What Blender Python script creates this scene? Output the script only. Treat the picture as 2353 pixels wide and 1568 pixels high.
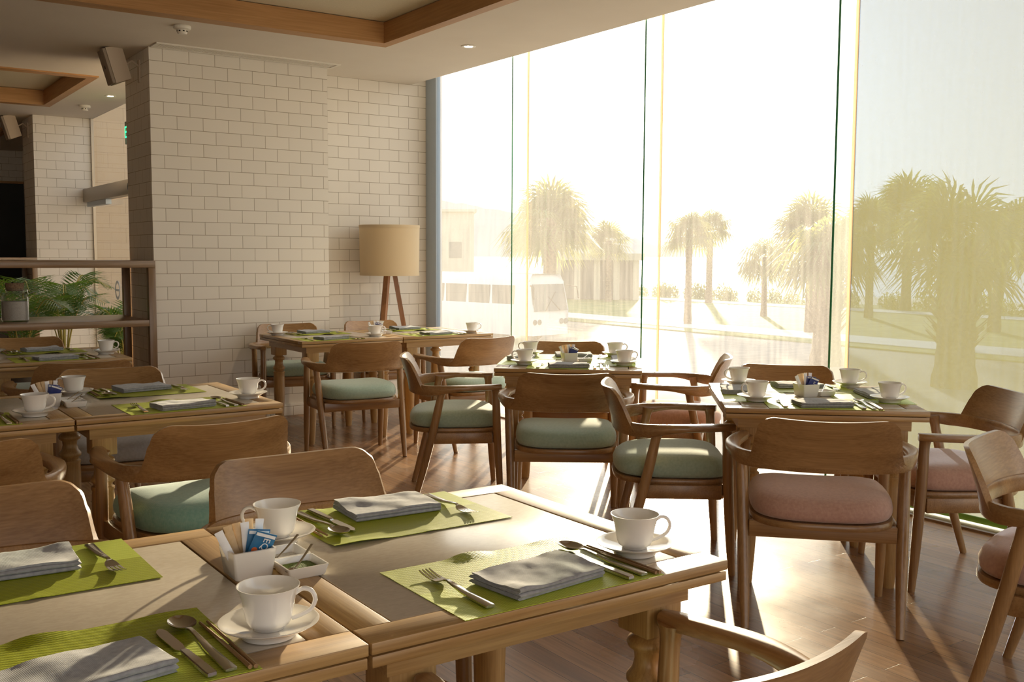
import bpy, bmesh, math, random
from mathutils import Vector, Matrix, noise
PI = math.pi
R = math.radians
S = bpy.context.scene
C = S.collection
for o in list(bpy.data.objects):
    bpy.data.objects.remove(o)

# ------------------------------------------------------------------ camera
def cam_basis(yaw, pitch, roll):
    cy, sy, cp, sp, cr, sr = math.cos(yaw), math.sin(yaw), math.cos(pitch), math.sin(pitch), math.cos(roll), math.sin(roll)
    f = Vector((sy*cp, cy*cp, -sp)); r = Vector((cy, -sy, 0)); u = r.cross(f)
    return cr*r+sr*u, -sr*r+cr*u, f
cr_, cu_, cf_ = cam_basis(.60411, .084087, .0055972)
cam = bpy.data.cameras.new('camera'); cam.sensor_width = 36; cam.lens = 2334.8/2353*36; cam.clip_end = 12000; cam.clip_start = .05
co = bpy.data.objects.new('camera', cam); C.objects.link(co)
co.matrix_world = Matrix(((cr_.x, cu_.x, -cf_.x, 0), (cr_.y, cu_.y, -cf_.y, 0), (cr_.z, cu_.z, -cf_.z, 1.36), (0, 0, 0, 1)))
S.camera = co

# ------------------------------------------------------------------ light
SUN_AZ, SUN_EL = R(43.8), R(8.0)
sdir = Vector((math.sin(SUN_AZ)*math.cos(SUN_EL), math.cos(SUN_AZ)*math.cos(SUN_EL), math.sin(SUN_EL)))
sl = bpy.data.lights.new('sun', 'SUN'); sl.energy = 4.8; sl.angle = R(.9); sl.color = (1, .80, .55)
so = bpy.data.objects.new('sun', sl); C.objects.link(so); so.rotation_euler = sdir.to_track_quat('Z', 'Y').to_euler()
W = bpy.data.worlds.new('sky'); S.world = W; W.use_nodes = True
wn, wl = W.node_tree.nodes, W.node_tree.links
bg = wn['Background']
tc = wn.new('ShaderNodeTexCoord')
dt = wn.new('ShaderNodeVectorMath'); dt.operation = 'DOT_PRODUCT'; dt.inputs[1].default_value = sdir
wl.new(tc.outputs['Generated'], dt.inputs[0])
def wmath(op, a, b):
    n = wn.new('ShaderNodeMath'); n.operation = op
    for i, v in enumerate((a, b)):
        if v is None: continue
        if isinstance(v, (int, float)): n.inputs[i].default_value = v
        else: wl.new(v, n.inputs[i])
    return n.outputs[0]
cosv = wmath('MAXIMUM', dt.outputs['Value'], 0.0)
g1 = wmath('POWER', cosv, 7.0); g2 = wmath('POWER', cosv, 60.0); g3 = wmath('POWER', cosv, 600.0)
glow = wmath('ADD', wmath('ADD', wmath('MULTIPLY', g1, .5), wmath('MULTIPLY', g2, 1.0)), wmath('MULTIPLY', g3, 3.0))
sep = wn.new('ShaderNodeSeparateXYZ'); wl.new(tc.outputs['Generated'], sep.inputs[0])
rp = wn.new('ShaderNodeValToRGB'); wl.new(sep.outputs['Z'], rp.inputs[0])
rp.color_ramp.elements[0].position = 0.0; rp.color_ramp.elements[0].color = (1.0, .89, .73, 1)
rp.color_ramp.elements[1].position = .30; rp.color_ramp.elements[1].color = (.44, .52, .64, 1)
mixc = wn.new('ShaderNodeVectorMath'); mixc.operation = 'SCALE'; mixc.inputs[0].default_value = (1, .90, .74); wl.new(glow, mixc.inputs['Scale'])
addc = wn.new('ShaderNodeVectorMath'); addc.operation = 'ADD'; wl.new(rp.outputs[0], addc.inputs[0]); wl.new(mixc.outputs[0], addc.inputs[1])
wl.new(addc.outputs[0], bg.inputs['Color']); bg.inputs['Strength'].default_value = .75
S.view_settings.view_transform = 'Standard'; S.view_settings.look = 'None'; S.view_settings.exposure = 1.47; S.view_settings.gamma = 1
S.view_settings.use_curve_mapping = False
S.cycles.transparent_max_bounces = 16; S.cycles.caustics_reflective = False; S.cycles.caustics_refractive = False
S.cycles.sample_clamp_indirect = 6.0; S.cycles.max_bounces = 8; S.cycles.diffuse_bounces = 4

# ------------------------------------------------------------------ materials
def newmat(name):
    m = bpy.data.materials.new(name); m.use_nodes = True
    n, l = m.node_tree.nodes, m.node_tree.links
    return m, n, l, n['Principled BSDF'], n['Material Output']
def plain(name, col, rough=.5, metal=0, coat=0, trans=0, spec=.5):
    m, n, l, b, o = newmat(name)
    b.inputs['Base Color'].default_value = (*col, 1); b.inputs['Roughness'].default_value = rough
    b.inputs['Metallic'].default_value = metal; b.inputs['Coat Weight'].default_value = coat
    b.inputs['Transmission Weight'].default_value = trans; b.inputs['Specular IOR Level'].default_value = spec
    return m
def ramp(n, l, fac, stops):
    r = n.new('ShaderNodeValToRGB'); l.new(fac, r.inputs[0])
    while len(r.color_ramp.elements) < len(stops): r.color_ramp.elements.new(.5)
    for e, (p, c) in zip(r.color_ramp.elements, stops): e.position = p; e.color = (*c, 1)
    return r.outputs[0]
def bump(n, l, b, h, s, d=.002):
    k = n.new('ShaderNodeBump'); k.inputs['Strength'].default_value = s; k.inputs['Distance'].default_value = d
    l.new(h, k.inputs['Height']); l.new(k.outputs[0], b.inputs['Normal'])
def wood(name, c1, c2, axis=0, rough=.42, scale=9.0, coat=.15, coord='Object'):
    m, n, l, b, o = newmat(name)
    t = n.new('ShaderNodeTexCoord'); oi = n.new('ShaderNodeObjectInfo')
    ad = n.new('ShaderNodeVectorMath'); ad.operation = 'ADD'; l.new(t.outputs[coord], ad.inputs[0])
    cb = n.new('ShaderNodeCombineXYZ'); mu = n.new('ShaderNodeMath'); mu.operation = 'MULTIPLY'; mu.inputs[1].default_value = 31.0
    l.new(oi.outputs['Random'], mu.inputs[0])
    for i in range(3): l.new(mu.outputs[0], cb.inputs[i])
    l.new(cb.outputs[0], ad.inputs[1])
    mp = n.new('ShaderNodeMapping'); sc = [scale]*3; sc[axis] = scale*.09; mp.inputs['Scale'].default_value = sc
    l.new(ad.outputs[0], mp.inputs[0])
    nz = n.new('ShaderNodeTexNoise'); nz.inputs['Scale'].default_value = 1.0; nz.inputs['Detail'].default_value = 5; nz.inputs['Distortion'].default_value = 1.2
    l.new(mp.outputs[0], nz.inputs[0])
    mp2 = n.new('ShaderNodeMapping'); s2 = [scale*22]*3; s2[axis] = scale*.7; mp2.inputs['Scale'].default_value = s2; l.new(ad.outputs[0], mp2.inputs[0])
    n2 = n.new('ShaderNodeTexNoise'); n2.inputs['Scale'].default_value = 1.0; n2.inputs['Detail'].default_value = 2; l.new(mp2.outputs[0], n2.inputs[0])
    mx = n.new('ShaderNodeMix'); mx.data_type = 'FLOAT'; mx.inputs[0].default_value = .38; l.new(nz.outputs[0], mx.inputs[2]); l.new(n2.outputs[0], mx.inputs[3])
    col = ramp(n, l, mx.outputs[0], [(.34, c1), (.5, tuple((x+y)/2 for x, y in zip(c1, c2))), (.66, c2)])
    l.new(col, b.inputs['Base Color']); b.inputs['Roughness'].default_value = rough; b.inputs['Coat Weight'].default_value = coat; b.inputs['Coat Roughness'].default_value = .25
    bump(n, l, b, n2.outputs[0], .12, .001)
    return m
def noisy(name, c1, c2, scale=60, rough=.7, bs=.2, bd=.002, sheen=0, stretch=None, coat=0):
    m, n, l, b, o = newmat(name)
    t = n.new('ShaderNodeTexCoord'); mp = n.new('ShaderNodeMapping'); l.new(t.outputs['Object'], mp.inputs[0])
    if stretch: mp.inputs['Scale'].default_value = stretch
    nz = n.new('ShaderNodeTexNoise'); nz.inputs['Scale'].default_value = scale; nz.inputs['Detail'].default_value = 4; l.new(mp.outputs[0], nz.inputs[0])
    l.new(ramp(n, l, nz.outputs[0], [(.35, c1), (.65, c2)]), b.inputs['Base Color'])
    b.inputs['Roughness'].default_value = rough; b.inputs['Sheen Weight'].default_value = sheen; b.inputs['Coat Weight'].default_value = coat
    if bs: bump(n, l, b, nz.outputs[0], bs, bd)
    return m
def cloth(name, c1, c2, freq=900, sheen=.3):
    m, n, l, b, o = newmat(name)
    t = n.new('ShaderNodeTexCoord')
    ws = []
    for d in ('X', 'Y'):
        w = n.new('ShaderNodeTexWave'); w.bands_direction = d; w.inputs['Scale'].default_value = freq/20; l.new(t.outputs['Object'], w.inputs[0]); ws.append(w.outputs[1])
    mm = n.new('ShaderNodeMath'); mm.operation = 'MULTIPLY'; l.new(ws[0], mm.inputs[0]); l.new(ws[1], mm.inputs[1])
    nz = n.new('ShaderNodeTexNoise'); nz.inputs['Scale'].default_value = 90; nz.inputs['Detail'].default_value = 5; l.new(t.outputs['Object'], nz.inputs[0])
    l.new(ramp(n, l, nz.outputs[0], [(.3, c1), (.7, c2)]), b.inputs['Base Color'])
    b.inputs['Roughness'].default_value = .9; b.inputs['Sheen Weight'].default_value = sheen; b.inputs['Specular IOR Level'].default_value = .15
    bump(n, l, b, mm.outputs[0], .25, .0006)
    return m
def weave(name, c1, c2):
    m, n, l, b, o = newmat(name)
    t = n.new('ShaderNodeTexCoord')
    w = n.new('ShaderNodeTexWave'); w.bands_direction = 'DIAGONAL'; w.inputs['Scale'].default_value = 75; l.new(t.outputs['Object'], w.inputs[0])
    w2 = n.new('ShaderNodeTexWave'); w2.bands_direction = 'Y'; w2.inputs['Scale'].default_value = 95; l.new(t.outputs['Object'], w2.inputs[0])
    mm = n.new('ShaderNodeMath'); mm.operation = 'MULTIPLY'; l.new(w.outputs[1], mm.inputs[0]); l.new(w2.outputs[1], mm.inputs[1])
    l.new(ramp(n, l, mm.outputs[0], [(0, c1), (.7, c2)]), b.inputs['Base Color'])
    b.inputs['Roughness'].default_value = .45; b.inputs['Specular IOR Level'].default_value = .5
    bump(n, l, b, mm.outputs[0], .5, .0008)
    return m
def tiles(name, base, grout, bw=.204, bh=.102, ox=2.302, oz=2.935, mortar=.0022):
    m, n, l, b, o = newmat(name)
    g = n.new('ShaderNodeNewGeometry'); sp = n.new('ShaderNodeSeparateXYZ'); l.new(g.outputs['Position'], sp.inputs[0])
    sn = n.new('ShaderNodeSeparateXYZ'); l.new(g.outputs['True Normal'], sn.inputs[0])
    ab = n.new('ShaderNodeMath'); ab.operation = 'ABSOLUTE'; l.new(sn.outputs['X'], ab.inputs[0])
    gt = n.new('ShaderNodeMath'); gt.operation = 'GREATER_THAN'; gt.inputs[1].default_value = .5; l.new(ab.outputs[0], gt.inputs[0])
    def add(a, v):
        k = n.new('ShaderNodeMath'); k.operation = 'ADD'; l.new(a, k.inputs[0]); k.inputs[1].default_value = v; return k.outputs[0]
    mx = n.new('ShaderNodeMix'); mx.data_type = 'FLOAT'; l.new(gt.outputs[0], mx.inputs[0])
    l.new(add(sp.outputs['X'], 20*bw-ox), mx.inputs[2]); l.new(add(sp.outputs['Y'], 60*bw-8.09-bw*.75), mx.inputs[3])
    cb = n.new('ShaderNodeCombineXYZ'); l.new(mx.outputs[0], cb.inputs[0]); l.new(add(sp.outputs['Z'], 60*bh-oz), cb.inputs[1])
    br = n.new('ShaderNodeTexBrick'); br.inputs['Scale'].default_value = 1; br.inputs['Brick Width'].default_value = bw; br.inputs['Row Height'].default_value = bh
    br.inputs['Mortar Size'].default_value = mortar; br.inputs['Mortar Smooth'].default_value = .2
    br.inputs['Color1'].default_value = (*base, 1); br.inputs['Color2'].default_value = (*[c*.96 for c in base], 1); br.inputs['Mortar'].default_value = (*grout, 1)
    l.new(cb.outputs[0], br.inputs[0]); l.new(br.outputs[0], b.inputs['Base Color']); b.inputs['Roughness'].default_value = .42
    inv = n.new('ShaderNodeMath'); inv.operation = 'SUBTRACT'; inv.inputs[0].default_value = 1; l.new(br.outputs['Fac'], inv.inputs[1])
    bump(n, l, b, inv.outputs[0], .35, .002)
    return m
def floor_mat():
    m, n, l, b, o = newmat('floor_wood')
    g = n.new('ShaderNodeNewGeometry'); sp = n.new('ShaderNodeSeparateXYZ'); l.new(g.outputs['Position'], sp.inputs[0])
    cb = n.new('ShaderNodeCombineXYZ'); l.new(sp.outputs['Y'], cb.inputs[0]); l.new(sp.outputs['X'], cb.inputs[1])
    of = n.new('ShaderNodeVectorMath'); of.operation = 'ADD'; of.inputs[1].default_value = (40, 40, 0); l.new(cb.outputs[0], of.inputs[0])
    br = n.new('ShaderNodeTexBrick'); br.inputs['Scale'].default_value = 1; br.inputs['Brick Width'].default_value = .92; br.inputs['Row Height'].default_value = .092
    br.inputs['Mortar Size'].default_value = .0012; br.inputs['Mortar Smooth'].default_value = .1; br.offset = .37; br.offset_frequency = 2
    br.inputs['Color1'].default_value = (.42, .235, .115, 1); br.inputs['Color2'].default_value = (.27, .14, .065, 1); br.inputs['Mortar'].default_value = (.05, .028, .015, 1)
    br.inputs['Bias'].default_value = .0
    l.new(of.outputs[0], br.inputs[0])
    mp = n.new('ShaderNodeMapping'); mp.inputs['Scale'].default_value = (60, 3.0, 1); l.new(g.outputs['Position'], mp.inputs[0])
    nz = n.new('ShaderNodeTexNoise'); nz.inputs['Scale'].default_value = 1; nz.inputs['Detail'].default_value = 5; nz.inputs['Distortion'].default_value = .6; l.new(mp.outputs[0], nz.inputs[0])
    r = ramp(n, l, nz.outputs[0], [(.3, (.72, .72, .72)), (.7, (1.15, 1.15, 1.15))])
    mx = n.new('ShaderNodeMix'); mx.data_type = 'RGBA'; mx.blend_type = 'MULTIPLY'; mx.inputs[0].default_value = 1
    l.new(br.outputs[0], mx.inputs[6]); l.new(r, mx.inputs[7]); l.new(mx.outputs[2], b.inputs['Base Color'])
    big = n.new('ShaderNodeTexNoise'); big.inputs['Scale'].default_value = 1.7; big.inputs['Detail'].default_value = 6; l.new(g.outputs['Position'], big.inputs[0])
    mr = n.new('ShaderNodeMapRange'); mr.inputs[1].default_value = .3; mr.inputs[2].default_value = .7; mr.inputs[3].default_value = .20; mr.inputs[4].default_value = .34
    l.new(big.outputs[0], mr.inputs[0]); l.new(mr.outputs[0], b.inputs['Roughness'])
    b.inputs['Specular IOR Level'].default_value = .35
    inv = n.new('ShaderNodeMath'); inv.operation = 'SUBTRACT'; inv.inputs[0].default_value = 1; l.new(br.outputs['Fac'], inv.inputs[1])
    bump(n, l, b, inv.outputs[0], .3, .0015)
    return m
def glass(name, tint, veil, veil_col=(1, .95, .88), gloss=.06, spots=True):
    m, n, l, b, o = newmat(name); n.remove(b)
    tr = n.new('ShaderNodeBsdfTransparent'); tr.inputs[0].default_value = (*tint, 1)
    tl = n.new('ShaderNodeBsdfTranslucent'); tl.inputs[0].default_value = (*veil_col, 1)  # translucent share imitates the hazy sun glare that washes out the view
    gl = n.new('ShaderNodeBsdfGlossy'); gl.inputs['Roughness'].default_value = .02
    lw = n.new('ShaderNodeLayerWeight'); lw.inputs[0].default_value = .25
    mg = n.new('ShaderNodeMath'); mg.operation = 'MULTIPLY'; mg.inputs[1].default_value = gloss*2; l.new(lw.outputs['Fresnel'], mg.inputs[0])
    m1 = n.new('ShaderNodeMixShader'); m2 = n.new('ShaderNodeMixShader')
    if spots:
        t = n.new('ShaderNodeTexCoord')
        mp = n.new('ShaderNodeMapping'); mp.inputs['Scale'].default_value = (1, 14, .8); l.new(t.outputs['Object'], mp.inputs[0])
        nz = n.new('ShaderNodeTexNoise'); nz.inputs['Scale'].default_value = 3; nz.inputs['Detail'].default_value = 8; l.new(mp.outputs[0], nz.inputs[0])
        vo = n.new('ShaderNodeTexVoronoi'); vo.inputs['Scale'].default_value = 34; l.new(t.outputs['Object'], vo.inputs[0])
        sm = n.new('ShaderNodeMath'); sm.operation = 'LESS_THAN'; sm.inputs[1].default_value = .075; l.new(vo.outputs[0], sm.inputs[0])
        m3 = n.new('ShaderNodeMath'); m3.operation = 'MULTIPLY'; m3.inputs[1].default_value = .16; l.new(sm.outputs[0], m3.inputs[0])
        mr = n.new('ShaderNodeMapRange'); mr.inputs[1].default_value = .35; mr.inputs[2].default_value = .75; mr.inputs[3].default_value = veil*.8; mr.inputs[4].default_value = veil*1.4
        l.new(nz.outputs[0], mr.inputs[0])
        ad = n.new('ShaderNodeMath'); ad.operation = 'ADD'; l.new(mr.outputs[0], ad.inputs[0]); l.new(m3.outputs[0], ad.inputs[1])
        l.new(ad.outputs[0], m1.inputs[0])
    else: m1.inputs[0].default_value = veil
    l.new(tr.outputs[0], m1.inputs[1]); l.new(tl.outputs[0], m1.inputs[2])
    l.new(mg.outputs[0], m2.inputs[0]); l.new(m1.outputs[0], m2.inputs[1]); l.new(gl.outputs[0], m2.inputs[2])
    l.new(m2.outputs[0], o.inputs[0])
    return m
def leafmat(name, c, tc_, tr=.45):
    m, n, l, b, o = newmat(name)
    b.inputs['Base Color'].default_value = (*c, 1); b.inputs['Roughness'].default_value = .5
    tl = n.new('ShaderNodeBsdfTranslucent'); tl.inputs[0].default_value = (*tc_, 1)
    mx = n.new('ShaderNodeMixShader'); mx.inputs[0].default_value = tr
    l.new(b.outputs[0], mx.inputs[1]); l.new(tl.outputs[0], mx.inputs[2]); l.new(mx.outputs[0], o.inputs[0])
    return m
def emis(name, col, s):
    m, n, l, b, o = newmat(name); b.inputs['Base Color'].default_value = (0, 0, 0, 1)
    b.inputs['Emission Color'].default_value = (*col, 1); b.inputs['Emission Strength'].default_value = s
    return m
M = {}
oak1, oak2 = (.225, .115, .042), (.43, .25, .105)
for i, a in enumerate('xyz'):
    M['chair_'+a] = wood('chair_oak_'+a, oak1, oak2, i, .30, 8, .45)
    M['table_'+a] = wood('table_oak_'+a, (.30, .165, .055), (.53, .335, .135), i, .38, 10, .3)
    M['shelf_'+a] = wood('shelf_wood_'+a, (.16, .090, .042), (.29, .17, .085), i, .3, 9, .3)
    M['trim_'+a] = wood('trim_wood_'+a, (.36, .18, .06), (.55, .30, .12), i, .5, 5, 0)
M['stone'] = noisy('stone_inlay', (.50, .44, .36), (.55, .49, .405), 70, .20, .02, .0005, 0, (1, 2, 1), .05)
M['dark'] = plain('dark_gap', (.03, .02, .015), .7)
M['mat_d'] = weave('placemat_green_dark', (.24, .29, .004), (.52, .58, .02))
M['mat_l'] = weave('placemat_green_light', (.42, .52, .03), (.68, .80, .14))
M['napkin'] = cloth('grey_linen', (.26, .27, .30), (.38, .39, .42), 2600)
M['sage'] = cloth('sage_fabric', (.33, .46, .38), (.42, .55, .46), 1200, .5)
M['pink'] = cloth('pink_fabric', (.50, .30, .24), (.60, .38, .31), 1200, .5)
M['lav'] = cloth('grey_fabric', (.42, .41, .43), (.52, .51, .53), 1200, .4)
M['teal'] = cloth('teal_fabric', (.20, .42, .38), (.28, .50, .45), 1200, .4)
M['china'] = plain('white_porcelain', (.82, .80, .77), .09, 0, .5)
M['steel'] = plain('cutlery_steel', (.62, .60, .57), .16, 1)
M['bamboo'] = wood('chopstick_wood', (.22, .12, .05), (.40, .24, .11), 1, .35, 30)
M['white_paper'] = noisy('white_paper', (.80, .80, .84), (.88, .88, .90), 40, .6, .3)
M['brown_paper'] = noisy('brown_paper', (.55, .38, .20), (.68, .50, .30), 50, .7, .3)
M['blue'] = noisy('blue_foil', (.02, .13, .30), (.03, .19, .40), 30, .35, .4)
M['navy'] = noisy('navy_foil', (.02, .03, .17), (.04, .06, .26), 30, .35, .4)
M['herb'] = noisy('green_tea_leaf', (.05, .09, .01), (.16, .22, .04), 300, .9, .8, .004)
M['salt'] = noisy('white_salt', (.75, .75, .70), (.9, .9, .88), 300, .9, .5, .002)
M['tile'] = tiles('subway_tile', (.80, .745, .66), (.34, .28, .20))
M['ceil'] = noisy('ceiling_paint', (.74, .68, .60), (.76, .70, .62), 3, .85, 0)
M['ceil2'] = noisy('recess_wallpaper', (.60, .54, .40), (.68, .61, .46), 220, .8, .2)
M['floor'] = floor_mat()
M['wallp'] = noisy('wall_paint', (.62, .52, .42), (.66, .56, .45), 4, .8, 0)
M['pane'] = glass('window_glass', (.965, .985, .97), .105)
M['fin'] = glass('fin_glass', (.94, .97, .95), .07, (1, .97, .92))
M['fin_edge'] = plain('green_glass_edge', (.05, .30, .16), .1, 0, .5)
M['seal'] = leafmat('silicone_joint', (.80, .62, .50), (.95, .72, .55), .75)
M['clear'] = glass('clear_glass', (.97, .98, .97), .02, spots=False, gloss=.12)
M['jamb'] = plain('blue_grey_aluminium', (.40, .47, .55), .35, .3)
M['spk'] = plain('beige_plastic', (.58, .48, .37), .5)
M['spk2'] = noisy('speaker_grille', (.30, .24, .18), (.38, .31, .24), 300, .7, .3)
M['white_pl'] = plain('white_plastic', (.78, .74, .66), .4)
M['black'] = plain('black_board', (.012, .010, .006), .5)
M['alu'] = plain('brushed_aluminium', (.42, .37, .30), .38, .6)
M['shade'] = leafmat('lamp_fabric', (.74, .62, .42), (.85, .68, .42), .35)
M['lampwood'] = wood('lamp_leg_wood', (.22, .09, .035), (.38, .18, .08), 2, .4, 10)
M['beige'] = tiles('beige_stone', (.62, .43, .24), (.34, .21, .10), .42, .2, 2.3, 2.9, .002)
M['sensor'] = plain('black_sensor', (.03, .03, .03), .2)
M['exit'] = plain('dark_green_box', (.02, .05, .03), .4)
M['exitg'] = emis('green_letters', (.02, .9, .25), 1.2)
M['bulb'] = emis('warm_bulb', (1, .86, .62), 14)
M['cork'] = noisy('cork', (.16, .10, .06), (.30, .20, .12), 90, .9, .6, .004)
M['sand'] = noisy('grey_sand', (.36, .32, .30), (.50, .45, .43), 260, .9, .4)
M['areca'] = leafmat('areca_leaf', (.025, .07, .018), (.20, .36, .03), .25)
M['areca_s'] = plain('areca_stem', (.30, .26, .06), .5)
M['pot'] = plain('dark_pot', (.05, .045, .04), .5)
M['palm'] = leafmat('palm_leaf', (.10, .13, .04), (.45, .45, .12), .35)
M['bark'] = noisy('palm_bark', (.12, .08, .05), (.26, .19, .12), 9, .9, .8, .03)
M['road'] = noisy('asphalt', (.24, .22, .21), (.30, .28, .26), 2, .75, .1)
M['grass'] = noisy('lawn', (.10, .15, .03), (.22, .25, .07), 1.3, .9, .5, .05)
M['walk'] = noisy('pale_paving', (.62, .60, .56), (.72, .69, .64), 1, .7, 0)
M['beach'] = noisy('beach_sand', (.60, .52, .40), (.70, .62, .50), .3, .9, 0)
M['sea'] = noisy('sea_water', (.30, .38, .42), (.42, .50, .54), .05, .18, .6, .5, 0, (1, 1, 1))
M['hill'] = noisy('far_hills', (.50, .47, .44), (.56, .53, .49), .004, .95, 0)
M['busw'] = plain('white_coach_paint', (.74, .74, .74), .2, 0, .5)
M['busg'] = plain('coach_window_glass', (.10, .11, .11), .08, 0, .3)
M['rubber'] = plain('black_rubber', (.02, .02, .02), .8)
M['bld'] = noisy('pale_render', (.55, .50, .42), (.60, .55, .46), .6, .8, 0)
M['bldd'] = plain('window_recess', (.16, .17, .17), .4)
M['shrub'] = leafmat('shrub_leaf', (.08, .12, .03), (.35, .40, .10), .3)
M['blindbar'] = plain('green_hem_bar', (.16, .34, .05), .4)
def scrim():
    m, n, l, b, o = newmat('sheer_roller_mesh'); n.remove(b)
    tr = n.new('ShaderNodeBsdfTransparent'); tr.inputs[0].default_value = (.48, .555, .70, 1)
    tl = n.new('ShaderNodeBsdfTranslucent'); tl.inputs[0].default_value = (.66, .53, .13, 1)  # yellow tint carries the warm glare veil over this panel
    t = n.new('ShaderNodeTexCoord'); ck = n.new('ShaderNodeTexChecker'); ck.inputs['Scale'].default_value = 260; l.new(t.outputs['Object'], ck.inputs[0])
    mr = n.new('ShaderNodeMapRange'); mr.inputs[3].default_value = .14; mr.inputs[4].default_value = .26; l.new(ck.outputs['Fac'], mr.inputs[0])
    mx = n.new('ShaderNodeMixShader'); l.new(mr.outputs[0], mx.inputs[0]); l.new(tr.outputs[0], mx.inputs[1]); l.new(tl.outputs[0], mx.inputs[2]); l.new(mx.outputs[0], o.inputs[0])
    return m
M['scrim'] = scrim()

# ------------------------------------------------------------------ mesh helpers
class MB:
    def __init__(s): s.v = []; s.f = []; s.mi = []
    def add(s, vs, fs, mi=0):
        k = len(s.v); s.v += [tuple(v) for v in vs]; s.f += [tuple(i+k for i in f) for f in fs]; s.mi += [mi]*len(fs); return s
    def box(s, x0, x1, y0, y1, z0, z1, mi=0, T=None, bev=0):
        if bev:
            bm = bmesh.new(); bmesh.ops.create_cube(bm, size=1)
            for v in bm.verts: v.co = Vector(((x0+x1)/2+v.co.x*(x1-x0), (y0+y1)/2+v.co.y*(y1-y0), (z0+z1)/2+v.co.z*(z1-z0)))
            bmesh.ops.bevel(bm, geom=bm.edges[:], offset=bev, segments=2, affect='EDGES', profile=.5)
            bm.verts.index_update(); vs = [v.co.copy() for v in bm.verts]; fs = [[v.index for v in f.verts] for f in bm.faces]; bm.free()
        else:
            vs = [Vector((x, y, z)) for z in (z0, z1) for y in (y0, y1) for x in (x0, x1)]
            fs = [(0, 2, 3, 1), (4, 5, 7, 6), (0, 1, 5, 4), (2, 6, 7, 3), (0, 4, 6, 2), (1, 3, 7, 5)]
        if T: vs = [T @ v for v in vs]
        return s.add(vs, fs, mi)
    def loft(s, rings, mi=0, cap=True, close=True, T=None):
        n = len(rings[0]); vs = [Vector(p) for r in rings for p in r]
        if T: vs = [T @ v for v in vs]
        fs = []
        for i in range(len(rings)-1):
            for j in range(n if close else n-1):
                a, b = i*n+j, i*n+(j+1) % n
                fs.append((a, b, b+n, a+n))
        if cap: fs.append(tuple(range(n-1, -1, -1))); fs.append(tuple(range((len(rings)-1)*n, len(rings)*n)))
        return s.add(vs, fs, mi)
    def lathe(s, prof, seg=24, c=(0, 0), mi=0, cap=True, T=None):
        rings = [[(c[0]+r*math.cos(2*PI*k/seg), c[1]+r*math.sin(2*PI*k/seg), z) for k in range(seg)] for r, z in prof]
        return s.loft(rings, mi, cap, True, T)
    def tube(s, pts, rad, seg=8, mi=0, T=None, flat=1.0, up=None):
        pts = [Vector(p) for p in pts]; rings = []
        rad = rad if isinstance(rad, (list, tuple)) else [rad]*len(pts)
        for i, p in enumerate(pts):
            d = (pts[min(i+1, len(pts)-1)]-pts[max(i-1, 0)]).normalized()
            ref = Vector(up) if up else (Vector((0, 0, 1)) if abs(d.z) < .9 else Vector((0, 1, 0)))
            a = d.cross(ref).normalized(); b = a.cross(d).normalized()
            rings.append([p+a*(rad[i]*math.cos(2*PI*k/seg))+b*(rad[i]*flat*math.sin(2*PI*k/seg)) for k in range(seg)])
        return s.loft(rings, mi, True, True, T)
    def build(s, name, mats, parent=None, ang=35, smooth=True):
        me = bpy.data.meshes.new(name); me.from_pydata(s.v, [], s.f)
        mats = mats if isinstance(mats, (list, tuple)) else [mats]
        for m in mats: me.materials.append(M[m] if isinstance(m, str) else m)
        if len(mats) > 1: me.polygons.foreach_set('material_index', s.mi)
        bm = bmesh.new(); bm.from_mesh(me); bmesh.ops.recalc_face_normals(bm, faces=bm.faces); bm.to_mesh(me); bm.free()
        if smooth:
            me.shade_smooth(); me.set_sharp_from_angle(angle=R(ang))
        o = bpy.data.objects.new(name, me); C.objects.link(o)
        if parent: o.parent = parent
        return o
def tag(o, label, cat, group=None, kind=None):
    o['label'] = label; o['category'] = cat
    if group: o['group'] = group
    if kind: o['kind'] = kind
    return o
def empty(name, loc=(0, 0, 0), rz=0):
    o = bpy.data.objects.new(name, None); o.empty_display_size = .05; C.objects.link(o); o.location = loc; o.rotation_euler = (0, 0, rz); return o
def struct(o): o['kind'] = 'structure'; return o
def copy_tree(o, parent=None):
    c = o.copy(); C.objects.link(c); c.parent = parent
    for ch in [x for x in bpy.data.objects if x.parent == o]: copy_tree(ch, c)
    return c
_kids = {}
def dup(o):
    """a copy of a thing with copies of its parts"""
    if o.name not in _kids: _kids[o.name] = [x for x in C.objects if x.parent == o]
    c = o.copy(); C.objects.link(c)
    for ch in _kids[o.name]:
        k = ch.copy(); C.objects.link(k); k.parent = c
        if ch.name not in _kids: _kids[ch.name] = [x for x in C.objects if x.parent == ch]
        for g in _kids[ch.name]:
            q = g.copy(); C.objects.link(q); q.parent = k
    return c
used = set()
def place(proto, loc, rz, label, cat, group=None):
    if proto.name in used: o = dup(proto)
    else: used.add(proto.name); o = proto; _kids[o.name] = [x for x in C.objects if x.parent == o]
    o.location = loc; o.rotation_euler = (o.rotation_euler.x, o.rotation_euler.y, rz)
    tag(o, label, cat, group); return o
def cr(pts, n):
    """smooth curve through points"""
    P = [Vector(p) for p in pts]; P = [2*P[0]-P[1]]+P+[2*P[-1]-P[-2]]; out = []
    for i in range(1, len(P)-2):
        for k in range(n):
            t = k/n; a, b, c, d = P[i-1], P[i], P[i+1], P[i+2]
            out.append(.5*((2*b)+(c-a)*t+(2*a-5*b+4*c-d)*t*t+(3*b-a-3*c+d)*t**3))
    out.append(P[-2]); return out

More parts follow.
